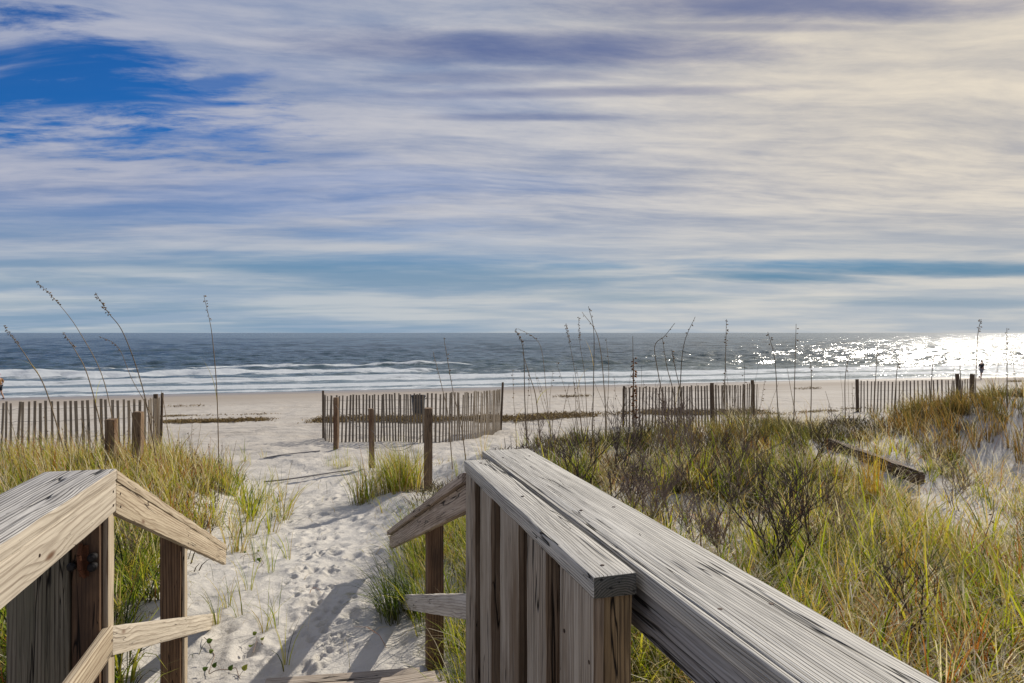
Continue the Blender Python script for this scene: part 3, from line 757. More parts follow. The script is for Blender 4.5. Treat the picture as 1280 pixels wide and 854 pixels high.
# thin scattering over open sand
def dens_thin(X, Y):
    D, s = DS(X, Y)
    return ((s > .9) | (s < -1.1))*sstep(7.5, 9, D)*(1-sstep(12.5, 16, D))*sstep(.42, .62, fbm(X*.5, Y*.5, 191, 3))*.5
Pt = in_view(scatter(900, -8, 13, 7, 16, dens_thin))
gt_ = tufts(Pt, rng.integers(3, 12, len(Pt)), rng.uniform(.15, .4, len(Pt)), .06, .35, .005, .55, .2, WIND)
pe = []
for (px, py) in [(345, 640), (352, 622), (335, 660), (330, 690), (318, 700), (352, 655), (300, 770), (330, 790), (345, 785), (310, 740), (270, 780), (285, 760), (355, 835), (505, 660), (520, 645), (492, 700), (500, 720), (360, 700), (338, 716), (420, 575), (432, 572), (480, 640), (462, 630), (350, 608), (340, 602)]:
    x, y, z = gpix(px, py); pe.append((x, y))
ge = tufts(np.array(pe), 9, .32, .03, .55, .0042, .45, .2, WIND)
g = cat(g2, gth, gb, gb2, gt_, ge)
o = link('sparse_grass', grass_mesh('sparse_grass', *g), G_mix); tag(o, 'sparse wispy straw and green grass scattered over open sand', 'grass', kind='stuff')

Pq = scatter(2600, -3.4, 1.2, 3.1, 11, lambda X, Y: .12+.75*sstep(.35, .9, np.abs(DS(X, Y)[1]+.05)))
Pq = Pq[np.abs(DS(Pq[:, 0], Pq[:, 1])[1]) < 1.9]
gl = tufts(Pq, 1, rng.uniform(.06, .34, len(Pq)), .02, 1.28, .0032, .80, .16, (0, 0), hv=.3); gl[3] = np.clip(gl[3], 1.0, 1.3); gl[0][:, 2] += .016; gl[5] = np.where(rng.uniform(0, 1, len(gl[5])) < .35, .02, gl[5])
o = link('dry_straw', grass_mesh('dry_straw', *gl), G_mix); tag(o, 'loose dry straw and grass blades lying on the sand of the path', 'straw', kind='stuff')

# separate clumps that can be told apart
def clump(name, px, py, n, nb, h, spread, bend, tone, mat, label, width=.005, tv=.16, rad=.15, grp=None):
    x, y, z = gpix(px, py)
    P = blob(0, 0, rad, rad, n)+np.array([x, y])
    g = tufts(P, nb, rng.uniform(.6, 1.0, n)*h, spread, bend, width, tone, tv, WIND)
    o = link(name, grass_mesh(name, *g), mat); tag(o, label, 'grass clump', grp); return o
clump('grass_clump', 488, 615, 40, 24, .68, .09, .42, .52, G_mix, 'tall green and golden grass clump on the sand bank between the two nearer posts', tv=.26, rad=.22, width=.007)
clump('grass_clump', 428, 583, 8, 12, .30, .08, .45, .6, G_mix, 'small thin grass tuft on open sand at the foot of the farthest central post', rad=.07)
clump('grass_clump', 1090, 640, 4, 13, .85, .035, .18, .5, G_yel, 'tall upright golden orange grass blades in the middle of the right dune', width=.007, rad=.03)
clump('grass_clump', 1128, 760, 4, 14, .55, .03, .14, .3, G_yel, 'yellow orange upright grass blades in the lower right foreground', width=.007, rad=.02)
clump('grass_clump', 745, 580, 4, 14, .34, .04, .25, .1, G_yel, 'small bright yellow grass tuft just beyond the far end of the right railing', width=.008, rad=.04)

# ------------------------------------------------------------------ sea oats
def catmull(P, n=8):
    P = [np.array(p, float) for p in P]; P = [2*P[0]-P[1]]+P+[2*P[-1]-P[-2]]
    out = []
    for i in range(1, len(P)-2):
        for k in range(n):
            t = k/n
            out.append(.5*((2*P[i])+(-P[i-1]+P[i+1])*t+(2*P[i-1]-5*P[i]+4*P[i+1]-P[i+2])*t*t+(-P[i-1]+3*P[i]-3*P[i+1]+P[i+2])*t**3))
    out.append(P[-2]); return np.array(out)
def seed_mesh(path, frac0, n, size, spread, seedtone):
    V = []; Q = []; tone = []
    k = len(path)
    for i in range(n):
        f = frac0+(1-frac0)*(i+random.random()*.8)/n; q = min(k-2, int(f*(k-1))); fr = f*(k-1)-q
        c = path[q]*(1-fr)+path[q+1]*fr
        d = np.array([random.gauss(0, 1)+.3, random.gauss(0, .6), random.gauss(-.35, .5)]); d /= np.linalg.norm(d)
        c0 = c+d*spread*random.uniform(0, .5)
        L_ = size*random.uniform(.6, 1.3); wv = np.cross(d, [0, 1, 0.01]); wv /= np.linalg.norm(wv)+1e-9; wv = wv*L_*.30
        up = np.cross(d, wv); up = up/(np.linalg.norm(up)+1e-9)*L_*.10
        b = len(V); V += [c0, c0+d*L_*.45+wv, c0+d*L_, c0+d*L_*.45-wv, c0+d*L_*.45+up, c0+d*L_*.45-up]
        for tri in ((0, 1, 4), (1, 2, 4), (2, 3, 4), (3, 0, 4), (1, 0, 5), (2, 1, 5), (3, 2, 5), (0, 3, 5)): Q.append([b+j for j in tri])
        tone += [random.gauss(seedtone, .25)]*6
    ra = path[int(frac0*(k-1)):]
    if len(ra) > 1:
        tv, tq = tube_np([ra], [np.full(len(ra), size*.09)], 3); b = len(V)
        V = V+[v for v in tv]; tone += [.4]*len(tv)
        for q4 in tq: Q += [[b+q4[0], b+q4[1], b+q4[2]], [b+q4[0], b+q4[2], b+q4[3]]]
    return np.array(V), Q, tone
def sea_oat(pts, label, seeds=22, size=.022, spread=.02, rad=.0042, mat=None, seedfrac=.72, leaf=1, grp=None, name='sea_oat', Y=None):
    x, y, z = gpix(*pts[-1])
    if Y: y = Y; x = (pts[-1][0]-CX)/F*y; z = float(gz(x, y))
    W = [at(px, py, y) for px, py in pts[:-1]][::-1]
    W = [Vector((x, y, z-.03))]+W
    dy = random.uniform(-.12, .12)
    for i, w in enumerate(W): w.y += dy*(i/len(W))**2
    P = catmull([tuple(w) for w in W], 7)
    root = empty(name, (x, y, z)); tag(root, label, 'sea oats', grp)
    r = np.linspace(rad, rad*.38, len(P))
    V, Q = tube_np([P], [r], 5)
    o = link('stem', np_mesh('stem', V, Q, None, {'tone': np.full(len(V), random.uniform(.1, .9)), 'along': np.full(len(V), .45)}, True), M_stem); attach(o, root)
    if seeds:
        V, T, tn = seed_mesh(P, seedfrac, seeds, size, spread, .5)
        o = link('seed_head', np_mesh('seed_head', V, None, T, {'tone': np.clip(tn, 0, 1), 'along': np.full(len(V), .45)}), mat or M_seed); attach(o, root)
    for k in range(leaf):
        f = random.uniform(.12, .42); q = int(f*(len(P)-1)); b = P[q]; L_ = (P[-1][2]-P[0][2])*random.uniform(.22, .4); a = random.choice([0, math.pi])+random.gauss(0, .6)
        lf = grass_mesh('leaf', np.array([b]), np.array([L_]), np.array([a]), np.array([random.uniform(.35, 1.0)]), np.array([.008]), np.array([random.uniform(.5, .9)]), 6)
        o = link('leaf', lf, G_mix); attach(o, root)
    return root
SO = [
 ([(45,351),(72,378),(100,416),(131,480),(152,592)], 'tallest sea oat stalk, leaning left high above the left sand fence and the horizon', 30, 1),
 ([(118,366),(134,390),(155,419),(180,492),(198,588)], 'second tall sea oat with drooping seed head, right of the tallest stalk on the left', 30, 1),
 ([(252,369),(260,398),(265,425),(271,492),(274,598)], 'lone thin upright sea oat standing left of the sand path', 10, 2),
 ([(1,407),(20,430),(38,455),(58,490),(88,588)], 'sea oat leaning left at the left edge of the photo', 22, 1),
 ([(76,415),(94,440),(112,478),(140,588)], 'short sea oat between the two tallest stalks on the left, leaning left', 18, 1),
 ([(126,420),(149,434),(166,475),(190,520),(212,580)], 'bent sea oat behind the drooping one above the left sand fence', 12, 1),
 ([(202,488),(206,510),(215,576)], 'short hooked reed at the right end of the left sand fence', 0, 1),
 ([(555,422),(566,487),(576,530),(584,585)], 'sea oat with forked seed head rising behind the central sand fence', 14, 0),
 ([(541,440),(553,487),(560,520),(566,588)], 'faint thin sea oat left of the forked one behind the central sand fence', 5, 0),
 ([(644,411),(654,437),(656,500),(659,560)], 'sea oat with brown head just right of the central sand fence', 18, 1),
 ([(648,411),(669,423),(678,443),(684,502),(690,552)], 'sea oat whose tip arches over to the left, right of the central sand fence', 14, 1),
 ([(653,440),(662,470),(670,498),(676,556)], 'short leaning sea oat stalk between the two arching ones right of the central fence', 0, 1),
 ([(707,405),(713,434),(722,487),(729,552)], 'sea oat with dark dense seed head, left one of two above the right railing', 32, 1),
 ([(723,396),(725,431),(731,472),(735,552)], 'upright sea oat with dark narrow head, right one of two above the right railing', 30, 0),
 ([(735,383),(742,414),(742,472),(740,555)], 'tallest sea oat of the central group, crossing the horizon', 8, 1),
 ([(728,390),(748,423),(756,496),(758,556)], 'bare curved stalk beside the tallest sea oat of the central group', 3, 1),
 ([(758,423),(761,467),(757,552)], 'straight thin stalk right of the tallest sea oat of the central group', 4, 0),
 ([(790,420),(791,458),(792,516),(792,556)], 'dark sea oat with orange brown head at the left end of the second sand fence', 0, 0),
 ([(845,404),(832,420),(819,433),(823,467),(830,507),(833,556)], 'dark forked stalk reaching up right in front of the second sand fence', 4, 0),
 ([(870,396),(856,428),(851,472),(849,552)], 'thin stalk leaning right in front of the second sand fence', 5, 0),
 ([(827,423),(833,458),(842,493),(850,554)], 'faint stalk left of the right leaning one before the second sand fence', 5, 1),
 ([(840,437),(845,464),(851,493),(858,552)], 'short dark headed stalk in front of the middle of the second sand fence', 12, 0),
 ([(908,399),(907,443),(906,493),(907,548)], 'perfectly upright reed with narrow dark spike over the second sand fence', 16, 0),
 ([(959,415),(968,449),(972,507),(975,546)], 'sea oat leaning left between the second and third sand fences', 9, 1),
 ([(994,405),(993,478),(992,540)], 'upright thin reed between the second and third sand fences', 6, 0),
 ([(1012,451),(1014,478),(1013,540)], 'short upright stalk right of the thin reed between the fences', 7, 1),
 ([(1059,449),(1056,478),(1057,534)], 'short upright stalk left of the third sand fence', 7, 0),
 ([(1228,399),(1223,419),(1220,472),(1218,512)], 'stalk with a slanted dark head crossing the bright sea beside the walker', 10, 0),
 ([(1256,410),(1258,449),(1259,510)], 'thin upright reed right of the walker near the right edge', 5, 0),
 ([(1095,434),(1094,475),(1092,525)], 'faint reed before the left part of the third sand fence', 4, 0),
 ([(1168,443),(1165,466),(1163,515)], 'faint reed before the right part of the third sand fence', 4, 0),
 ([(1199,437),(1200,463),(1202,510)], 'faint upright reed between the two thick posts of the third sand fence', 4, 0),
 ([(1126,449),(1121,472),(1117,522)], 'reed leaning right before the third sand fence', 4, 0),
]
for pts, lab, sd, lf in SO:
    y_ = gpix(*pts[-1])[1]
    sea_oat(pts, lab, sd, size=.026 if y_ < 9.5 else .034, rad=.0056 if y_ < 8 else .0076, leaf=lf)
o = sea_oat([(791,448),(792,490),(793,520),(794,556)], 'orange brown drooping seed head in front of the left end of the second sand fence', 55, size=.04, spread=.03, mat=M_seedo, seedfrac=.3, leaf=0)
# further stalks nobody could tell apart, scattered over the crest
def stalk_at(px, py, hgt, lean, label, grp, seeds=0):
    x, y, z = gpix(px, py)
    k = hgt/y*F
    pts = [(px+lean*k, py-k), (px+lean*.45*k+random.uniform(-2, 2), py-.6*k), (px+lean*.1*k, py-.25*k), (px, py)]
    return sea_oat(pts, label, seeds, leaf=random.choice([0, 1]), rad=random.uniform(.0028, .005), grp=grp)
for i in range(84):
    px = random.choice([random.uniform(640, 960), random.uniform(680, 1275)]); py = random.uniform(548, 580) if px < 1050 else random.uniform(520, 570)
    stalk_at(px, py, random.uniform(.4, 1.05), random.gauss(0, .16), 'thin dry stalk among the many standing along the crest of the right dune', 'dry stalks on the right dune crest', random.choice([0, 0, 4, 8]))
for i in range(48):
    px = random.uniform(0, 300); py = random.uniform(590, 625)
    stalk_at(px, py, random.uniform(.35, .85), random.gauss(-.12, .16), 'thin dry stalk among those standing in the grass of the left dune', 'dry stalks on the left dune', random.choice([0, 0, 5]))
for i in range(16):
    px = random.uniform(860, 1275); py = random.uniform(600, 740)
    stalk_at(px, py, random.uniform(.4, .85), random.gauss(0, .15), 'reddish dry weed stalk rising from the grass of the right foreground', 'dry stalks in the right foreground', random.choice([0, 4]))

# ------------------------------------------------------------------ bare shrubs
M_twig = simple('grey_brown_twig', (.20, .145, .115), .8, 0, .5, 30)
M_twig2 = simple('dark_twig', (.07, .048, .04), .8, 0, .5, 30)
def shrub(px, py, h, label, grp=None, mat=None, spread=1.0, n0=4, thick=.006, Y=None):
    x, y, z = gpix(px, py)
    paths = []; rad = []
    def grow(p, d, L_, r, lvl):
        n = 6; P = [p]; q = p.copy(); dd = d.copy()
        for i in range(n):
            dd = dd+np.array([random.gauss(0, .10), random.gauss(0, .10), random.gauss(.03, .06)]); dd /= np.linalg.norm(dd)
            q = q+dd*L_/n; P.append(q.copy())
        paths.append(np.array(P)); rad.append(np.linspace(r, max(r*.45, .0011), n+1))
        if lvl > 0:
            for k in range(random.randint(3, 4)):
                i = random.randint(2, n); a = random.uniform(0, 6.28); s_ = random.uniform(.35, .8)
                nd = dd*.8+np.array([math.cos(a)*s_, math.sin(a)*s_, random.uniform(0, .4)]); nd /= np.linalg.norm(nd)
                grow(P[i], nd, L_*random.uniform(.5, .75), max(r*.6, .0013), lvl-1)
    for k in range(n0):
        a = random.uniform(0, 6.28); s_ = random.uniform(.15, .75)*spread
        d = np.array([math.cos(a)*s_, math.sin(a)*s_, 1.0]); d /= np.linalg.norm(d)
        grow(np.array([random.gauss(0, .03), random.gauss(0, .03), -.03]), d, h*random.uniform(.42, .62), thick, 3)
    V, Q = tube_np(paths, rad, 4)
    o = link('bare_shrub', np_mesh('bare_shrub', V, Q, None, None, True), mat or M_twig); o.location = (x, y, z)
    tag(o, label, 'shrub', grp); return o
lab0 = 'leafless twiggy shrub in the thicket between the right railing and the dune crest'; g0 = 'leafless shrubs in the thicket beyond the right railing'
for (px, py, h) in [(720, 610, .7), (745, 640, .65), (770, 600, .8), (800, 630, .75), (815, 590, .8), (835, 650, .7), (860, 610, .85), (885, 660, .75), (780, 580, .6), (900, 600, .65), (925, 640, .65), (700, 580, .5), (950, 610, .6), (845, 570, .7), (870, 690, .55), (805, 665, .5), (740, 590, .55), (905, 700, .5), (690, 600, .45), (790, 650, .5), (930, 590, .5), (960, 650, .6), (1010, 660, .5), (935, 700, .5)]:
    shrub(px, py, h, lab0, g0, random.choice([M_twig, M_twig2]), thick=random.uniform(.005, .009), spread=random.uniform(.9, 1.9), n0=3)
shrub(975, 745, .75, 'dark bare shrub with curved branches close to the right railing, the nearest one', mat=M_twig2, thick=.008, n0=5)
shrub(1010, 600, .7, 'dark spindly bare shrub left of the tall golden grass blades', mat=M_twig2, n0=3, thick=.006)
shrub(1140, 830, .55, 'dark bare sapling at the bottom of the right foreground grass', mat=M_twig2, n0=2, thick=.006, spread=.5)
shrub(1060, 705, .5, 'sparse bare shrub in the middle of the right foreground grass', mat=M_twig, n0=3, thick=.005)
shrub(1200, 640, .55, 'bare brown shrub under the rusty clump on the right dune', mat=M_twig, n0=3, thick=.005)
shrub(165, 720, .5, 'pale bare twigs in the grass between the two left handrail posts', mat=M_twig, n0=3, thick=.004)
shrub(665, 570, .45, 'bare shrub just beyond the far end of the right railing, leftmost of the shrubs', mat=M_twig, n0=3, thick=.004)

# ------------------------------------------------------------------ creeping vine with round leaves
G_vine = leaf_mat('vine_leaf', [(0, (.05, .09, .02)), (.5, (.12, .18, .03)), (1, (.30, .30, .06))], .4)
def vine(pxs, label):
    P = []
    for px, py in pxs:
        x, y, z = gpix(px, py); P.append((x, y, z+.012))
    P = catmull(P, 6); root = empty('creeping_vine', tuple(P[0])); tag(root, label, 'vine')
    P[:, 2] = gz(P[:, 0], P[:, 1])+.015+.01*np.sin(np.arange(len(P)))
    V, Q = tube_np([P], [np.full(len(P), .0022)], 4)
    o = link('runner', np_mesh('runner', V, Q, None, None, True), M_twig); attach(o, root)
    for i in range(3, len(P), 4):
        c = P[i]+np.array([random.gauss(0, .02), random.gauss(0, .02), random.uniform(.015, .04)])
        tl = np.array([random.gauss(0, .3), -.55+random.gauss(0, .25), 1]); tl /= np.linalg.norm(tl)
        a = np.cross(tl, [0, 1, 0]); a /= np.linalg.norm(a); b = np.cross(tl, a); r = random.uniform(.011, .019)
        V = [c]+[c+(a*math.cos(t)+b*math.sin(t))*r*(1-.28*math.exp(-((t-3.14)/.35)**2))+tl*.005*math.cos(2*t) for t in np.linspace(0, 2*math.pi, 14)[:-1]]
        T = [[0, j+1, (j+1) % 13+1] for j in range(13)]
        o = link('leaf', np_mesh('leaf', np.array(V), None, T, {'tone': np.full(14, random.random()), 'along': np.full(14, .42)}, True), G_vine); attach(o, root)
        V, Q = tube_np([np.array([P[i], (P[i]+c)/2+[.004, 0, .004], c])], [np.full(3, .0013)], 3)
        o = link('leaf_stalk', np_mesh('leaf_stalk', V, Q), G_vine_s if False else M_twig); attach(o, root)
vine([(255, 800), (268, 822), (262, 845), (290, 838), (300, 850)], 'creeping vine with round green leaves on the sand below the left handrail')
vine([(330, 812), (322, 806), (316, 818)], 'small round leaved seedling alone on the sand of the path')
vine([(300, 700), (318, 694), (330, 706), (322, 712)], 'short vine with small leaves on the sand at the end of the left handrail')

# ------------------------------------------------------------------ posts standing in the sand
def sand_post(px, ytop, ybase, w, label, Y=None):
    x, y, z = gpix(px, ybase)
    h = (ybase-ytop)/F*y; lean = R(random.uniform(-1, 1))
    bm = bmesh.new(); add_box(bm, (0, 0, (h-.4)/2), (w, w, h+.4))
    bmesh.ops.bevel(bm, geom=list(bm.edges), offset=w*.07, segments=2, affect='EDGES')
    for zc in np.arange(-.2, h, .12):
        bmesh.ops.bisect_plane(bm, geom=list(bm.verts)+list(bm.edges)+list(bm.faces), plane_co=(0, 0, zc), plane_no=(0, 0, 1))
    for v in bm.verts: v.co += Vector((random.gauss(0, .0015), random.gauss(0, .0015), random.gauss(0, .002)))
    for v in bm.verts: v.co = Vector((v.co.z, v.co.x, v.co.y))
    o = bm_obj('wooden_post', bm, W_post)
    M = Matrix(((0, 1, 0), (0, 0, 1), (1, 0, 0))).to_4x4()
    o.matrix_world = Matrix.Translation((x, y, z)) @ Matrix.Rotation(lean, 4, 'Y') @ Matrix.Rotation(random.uniform(-.3, .3), 4, 'Z') @ M
    tag(o, label, 'post'); return x, y, z+h
pA = sand_post(420, 497, 563, .092, 'thin dark wooden post nearest to the left end of the central sand fence')
pB = sand_post(465, 511, 588, .09, 'brown wooden post rising from the tall grass clump, middle one of the three central posts')
pC = sand_post(535, 510, 613, .10, 'tallest brown wooden post, nearest of the three central posts beside the path')
sand_post(140, 524, 592, .11, 'squat brown post in the grass before the left sand fence, left one of the two')
sand_post(172, 515, 592, .10, 'slightly taller brown post near the right end of the left sand fence')
# sagging wire between the posts and a rope lying on the sand
def rope(name, P, r, mat, label, n=6):
    P = catmull(P, 8); V, Q = tube_np([P], [np.full(len(P), r)], n)
    o = link(name, np_mesh(name, V, Q, None, None, True), mat); tag(o, label, 'rope'); return o
def sag(a, b, d, k=5): return [tuple(Vector(a).lerp(Vector(b), i/k)-Vector((0, 0, d*4*(i/k)*(1-i/k)))) for i in range(k+1)]
rope('slack_wire', sag((pA[0], pA[1]-.06, pA[2]-.15), (pB[0], pB[1]-.06, pB[2]-.35), .12)+sag((pB[0]+.02, pB[1]-.065, pB[2]-.36), (pC[0], pC[1]-.065, pC[2]-.25), .3)[1:], .004, M_wire, 'slack grey wire strung between the three central posts')
P = [(lambda g_: (g_[0], g_[1], g_[2]+.02))(gpix(px, py)) for px, py in [(330, 604), (358, 601), (392, 596), (425, 591), (455, 588)]]
rope('rope', P, .012, M_rope, 'grey rope lying across the path sand towards the middle post')
P = [(lambda g_: (g_[0], g_[1], g_[2]+.02))(gpix(px, py)) for px, py in [(330, 574), (360, 569), (400, 565)]]
rope('rope', P, .011, M_rope, 'shorter grey rope lying on the sand beyond the first, before the central fence')

# ------------------------------------------------------------------ sand fences
def sand_fence(base, label, posts, height=1.2, pitch=.097, lean=.0, gp='sand fences across the dune foot', sink=.05):
    base = np.array(base, float)
    P = catmull([(b[0], b[1], 0) for b in base], 12)[:, :2]
    d = np.concatenate([[0], np.cumsum(np.linalg.norm(np.diff(P, axis=0), axis=1))]); Lt = d[-1]
    def pos(s_): return np.array([np.interp(s_, d, P[:, 0]), np.interp(s_, d, P[:, 1])])
    c0 = pos(Lt/2); root = empty('sand_fence', (c0[0], c0[1], float(gz(*c0)))); tag(root, label, 'fence', gp)
    n = int(Lt/pitch)
    bm = bmesh.new(); tops = []
    for i in range(n+1):
        s_ = i*pitch+random.gauss(0, .0035); p = pos(s_); q = pos(min(Lt, s_+.05))-pos(max(0, s_-.05)); ang = math.atan2(q[1], q[0])
        h = height+random.gauss(0, .012); w = .043*random.uniform(.85, 1.15)
        z = float(gz(*p))+random.gauss(0, .008)
        tl = random.gauss(lean, .006)+.02*math.sin(s_*1.7); tq = random.gauss(0, .02)
        M3 = Matrix.Rotation(ang, 3, 'Z') @ Matrix.Rotation(tl, 3, 'Y') @ Matrix.Rotation(tq, 3, 'X')
        r = bmesh.ops.create_cube(bm, size=1)
        for v in r['verts']:
            tw = 1+.1*random.gauss(0, 1)
            lp = Vector((v.co.x*w*tw, v.co.y*.011, (v.co.z+.5)*h-sink))
            v.co = Vector((p[0], p[1], z))+M3 @ lp
        tops.append((p[0], p[1], z))
    # grain along z: rotate coordinates into local X
    me = bpy.data.meshes.new('slat_panel')
    for v in bm.verts: v.co = v.co-Vector(tops[n//2]); 
    Rm = Matrix(((0, 0, 1), (1, 0, 0), (0, 1, 0)))     # world -> local (local x = world z)
    for v in bm.verts: v.co = Rm @ v.co
    bm.to_mesh(me); bm.free()
    o = bpy.data.objects.new('slat_panel', me); COL.objects.link(o); me.materials.append(W_slat)
    o.matrix_world = Matrix.Translation(tops[n//2]) @ Rm.transposed().to_4x4(); attach(o, root)
    for hz in (.18, .50, .82, 1.04):
        for sg in (-1,):
            Pp = np.array([(t_[0], t_[1], t_[2]+hz*height/1.2-.02+.006*math.sin(i*1.3)) for i, t_ in enumerate(tops)]); off = .009*np.where(np.arange(len(Pp)) % 2, 1, -1)
            Pp[:, 1] += off
            V, Q = tube_np([Pp], [np.full(len(Pp), .0032)], 4)
            w = link('wire', np_mesh('wire', V, Q), M_wire); attach(w, root)
    for (fr, w, hh, dz) in posts:
        p = pos(fr*Lt); z = float(gz(*p))
        bm = bmesh.new(); M3 = Matrix.Rotation(random.gauss(0, .03), 3, 'Y')
        for k in range(6):
            z0, z1 = -.3+(hh+.3)*k/6, -.3+(hh+.3)*(k+1)/6
            add_cyl(bm, M3 @ Vector((0, 0, z0)), M3 @ Vector((0, 0, z1)), w/2*random.uniform(.95, 1.05), w/2*random.uniform(.93, 1.02), 9, k == 5)
        for v in bm.verts: v.co = Vector((v.co.z, v.co.x, v.co.y))
        po = bm_obj('post', bm, W_slatp, None, True)
        po.matrix_world = Matrix.Translation((p[0], p[1]+dz, z)) @ Rm.transposed().to_4x4(); attach(po, root)
    return root
def XY(px, Y): return ((px-CX)/F*Y, Y)
sand_fence([XY(-60, 12.6), XY(0, 12.3), XY(60, 12.4), XY(120, 12.8), XY(175, 13.4), XY(190, 13.8), XY(200, 15.2)], 'curving slatted sand fence at the left edge, behind two short posts in grass',
           [(.86, .10, 1.26, -.06), (1.0, .06, 1.28, .03)], height=1.22)
sand_fence([XY(404, 17.6), XY(412, 17.0), XY(450, 16.8), XY(490, 16.3), XY(535, 15.6), XY(575, 16.2), XY(605, 17.4), XY(626, 19.4)], 'central slatted sand fence with a dark rubbish bin showing behind it',
           [(0.0, .055, 1.26, 0), (1.0, .065, 1.36, 0)], height=1.2, pitch=.095)
sand_fence([XY(779, 20.6), XY(800, 20.4), XY(840, 20.0), XY(880, 19.3), XY(900, 19.0), XY(925, 20.0), XY(946, 20.6)], 'second slatted sand fence from the right, rising behind the dune shrubs',
           [(0.0, .07, 1.22, 0), (.53, .11, 1.24, -.03), (.97, .10, 1.3, -.02)], height=1.22)
sand_fence([XY(1072, 25.4), XY(1110, 25.4), XY(1150, 25.0), XY(1186, 24.6), XY(1214, 25.6)], 'rightmost slatted sand fence, with two thick posts, left of the distant walker',
           [(0.0, .12, 1.25, 0), (.77, .14, 1.38, -.02), (1.0, .17, 1.36, 0)], height=1.22, pitch=.125)

# ------------------------------------------------------------------ rubbish bin on the beach
x, y, z = gpix(523, 520.5)
bn = empty('rubbish_bin', (x, y, z)); tag(bn, 'dark round rubbish bin standing on the beach behind the central sand fence', 'bin')
def lathe(bm, prof, n=20, c=(0, 0, 0)):
    rings = []
    for r, h in prof: rings.append([bm.verts.new((c[0]+r*math.cos(2*math.pi*i/n), c[1]+r*math.sin(2*math.pi*i/n), c[2]+h)) for i in range(n)])
    for a, b in zip(rings, rings[1:]):
        for i in range(n): bm.faces.new((a[i], a[(i+1) % n], b[(i+1) % n], b[i]))
    return rings
bm = bmesh.new(); rg = lathe(bm, [(.22, 0), (.235, .02), (.25, .28), (.258, .285), (.258, .315), (.252, .32), (.265, .58), (.273, .585), (.273, .61), (.267, .62), (.278, .82)]); bm.faces.new(rg[0][::-1])
ob = bm_obj('barrel', bm, M_bin, None, True); ob.location = (x, y, z); attach(ob, bn); ob.location = (x, y, z)
bm = bmesh.new(); lathe(bm, [(.278, .80), (.305, .79), (.312, .83), (.300, .86), (.262, .85), (.255, .70), (.02, .66)])
ob = bm_obj('rim', bm, M_bag, None, True); attach(ob, bn); ob.location = (x, y, z)
for sg in (-1, 1):
    bm = bmesh.new(); add_cyl(bm, (sg*.29, -.05, .72), (sg*.34, -.05, .76), .012); add_cyl(bm, (sg*.34, -.05, .76), (sg*.34, .05, .76), .012); add_cyl(bm, (sg*.34, .05, .76), (sg*.29, .05, .72), .012)
    ob = bm_obj('handle', bm, M_iron, None, True); attach(ob, bn); ob.location = (x, y, z)

# ------------------------------------------------------------------ seaweed wrack lines
M_wrack = leaf_mat('seaweed', [(0, (.06, .035, .018)), (.5, (.15, .095, .035)), (1, (.30, .21, .07))], .1)
def wrack(name, px_list, label, n, thick=.4, len_=.13, hump=.02):
    P = np.array([gpix(px, py)[:2] for px, py in px_list])
    k = rng.uniform(0, len(P)-1.001, n*3); i = k.astype(int); f = k-i
    c = P[i]*(1-f[:, None])+P[i+1]*f[:, None]
    keep = rng.uniform(0, 1, len(c)) < .12+sstep(.36, .60, fbm(c[:, 0]*.45, c[:, 1]*.6, 201, 3)); c = c[keep][:n]
    m = len(c); c = c+np.stack([rng.normal(0, .25, m), rng.normal(0, thick, m)], 1)
    B = np.stack([c[:, 0], c[:, 1], gz(c[:, 0], c[:, 1])+np.abs(rng.normal(0, hump, m))], 1)
    o = link(name, grass_mesh(name, B, rng.uniform(.4, 1.2, m)*len_, rng.uniform(0, 6.28, m), rng.uniform(1.0, 1.3, m), rng.uniform(.015, .04, m), rng.uniform(0, 1, m)), M_wrack)
    tag(o, label, 'seaweed', kind='stuff')
wrack('seaweed', [(205, 529), (260, 528), (330, 526)], 'dark line of dried seaweed on the beach between the left and central fences', 5000, .32, .17, .04)
wrack('seaweed', [(400, 527), (470, 526), (540, 527), (600, 525), (630, 527), (700, 522), (780, 519), (860, 518), (950, 517)], 'long band of dried seaweed and grass litter crossing behind the central fence to the second fence', 17000, .55, .24, .06)
wrack('seaweed', [(200, 521), (260, 520), (335, 518)], 'thin upper line of dried seaweed left of the central fence', 500, .2)
wrack('seaweed', [(960, 519), (1000, 517), (1070, 511)], 'short dark seaweed streaks between the second and rightmost fences', 700, .3)
wrack('seaweed', [(695, 497), (735, 496)], 'small dark seaweed streak on the open beach above the central dune', 200, .3, .4)
wrack('seaweed', [(995, 487), (1020, 486)], 'small dark seaweed streak near the water between the two right fences', 120, .3, .4)
wrack('seaweed', [(1262, 478), (1280, 477)], 'small seaweed streak near the water at the right edge', 120, .3, .5)
wrack('seaweed', [(210, 509), (255, 508)], 'faint seaweed streak on the beach right of the left fence', 160, .2, .3)

# ------------------------------------------------------------------ half buried beam
a_ = gpix(1036, 560); b_ = gpix(1152, 612)
A_ = Vector((a_[0], a_[1], a_[2]+.08)); B_ = Vector((b_[0], b_[1], b_[2]+.07)); dv = (B_-A_); Lg = dv.length
bm = bmesh.new(); add_box(bm, (0, 0, 0), (Lg, .10, .13)); bmesh.ops.bevel(bm, geom=list(bm.edges), offset=.018, segments=2, affect='EDGES')
for k in np.arange(-Lg/2, Lg/2, .1): bmesh.ops.bisect_plane(bm, geom=list(bm.verts)+list(bm.edges)+list(bm.faces), plane_co=(k, 0, 0), plane_no=(1, 0, 0))
for v in bm.verts:
    v.co.z += .03*math.sin(v.co.x*2.1)+random.gauss(0, .006); v.co.y += random.gauss(0, .006)
ob = bm_obj('driftwood_beam', bm, W_log, None, True)
q = dv.to_track_quat('X', 'Z').to_matrix().to_4x4(); q.translation = (A_+B_)/2; ob.matrix_world = q
tag(ob, 'dark half buried driftwood beam slanting down the sand of the right dune', 'driftwood')

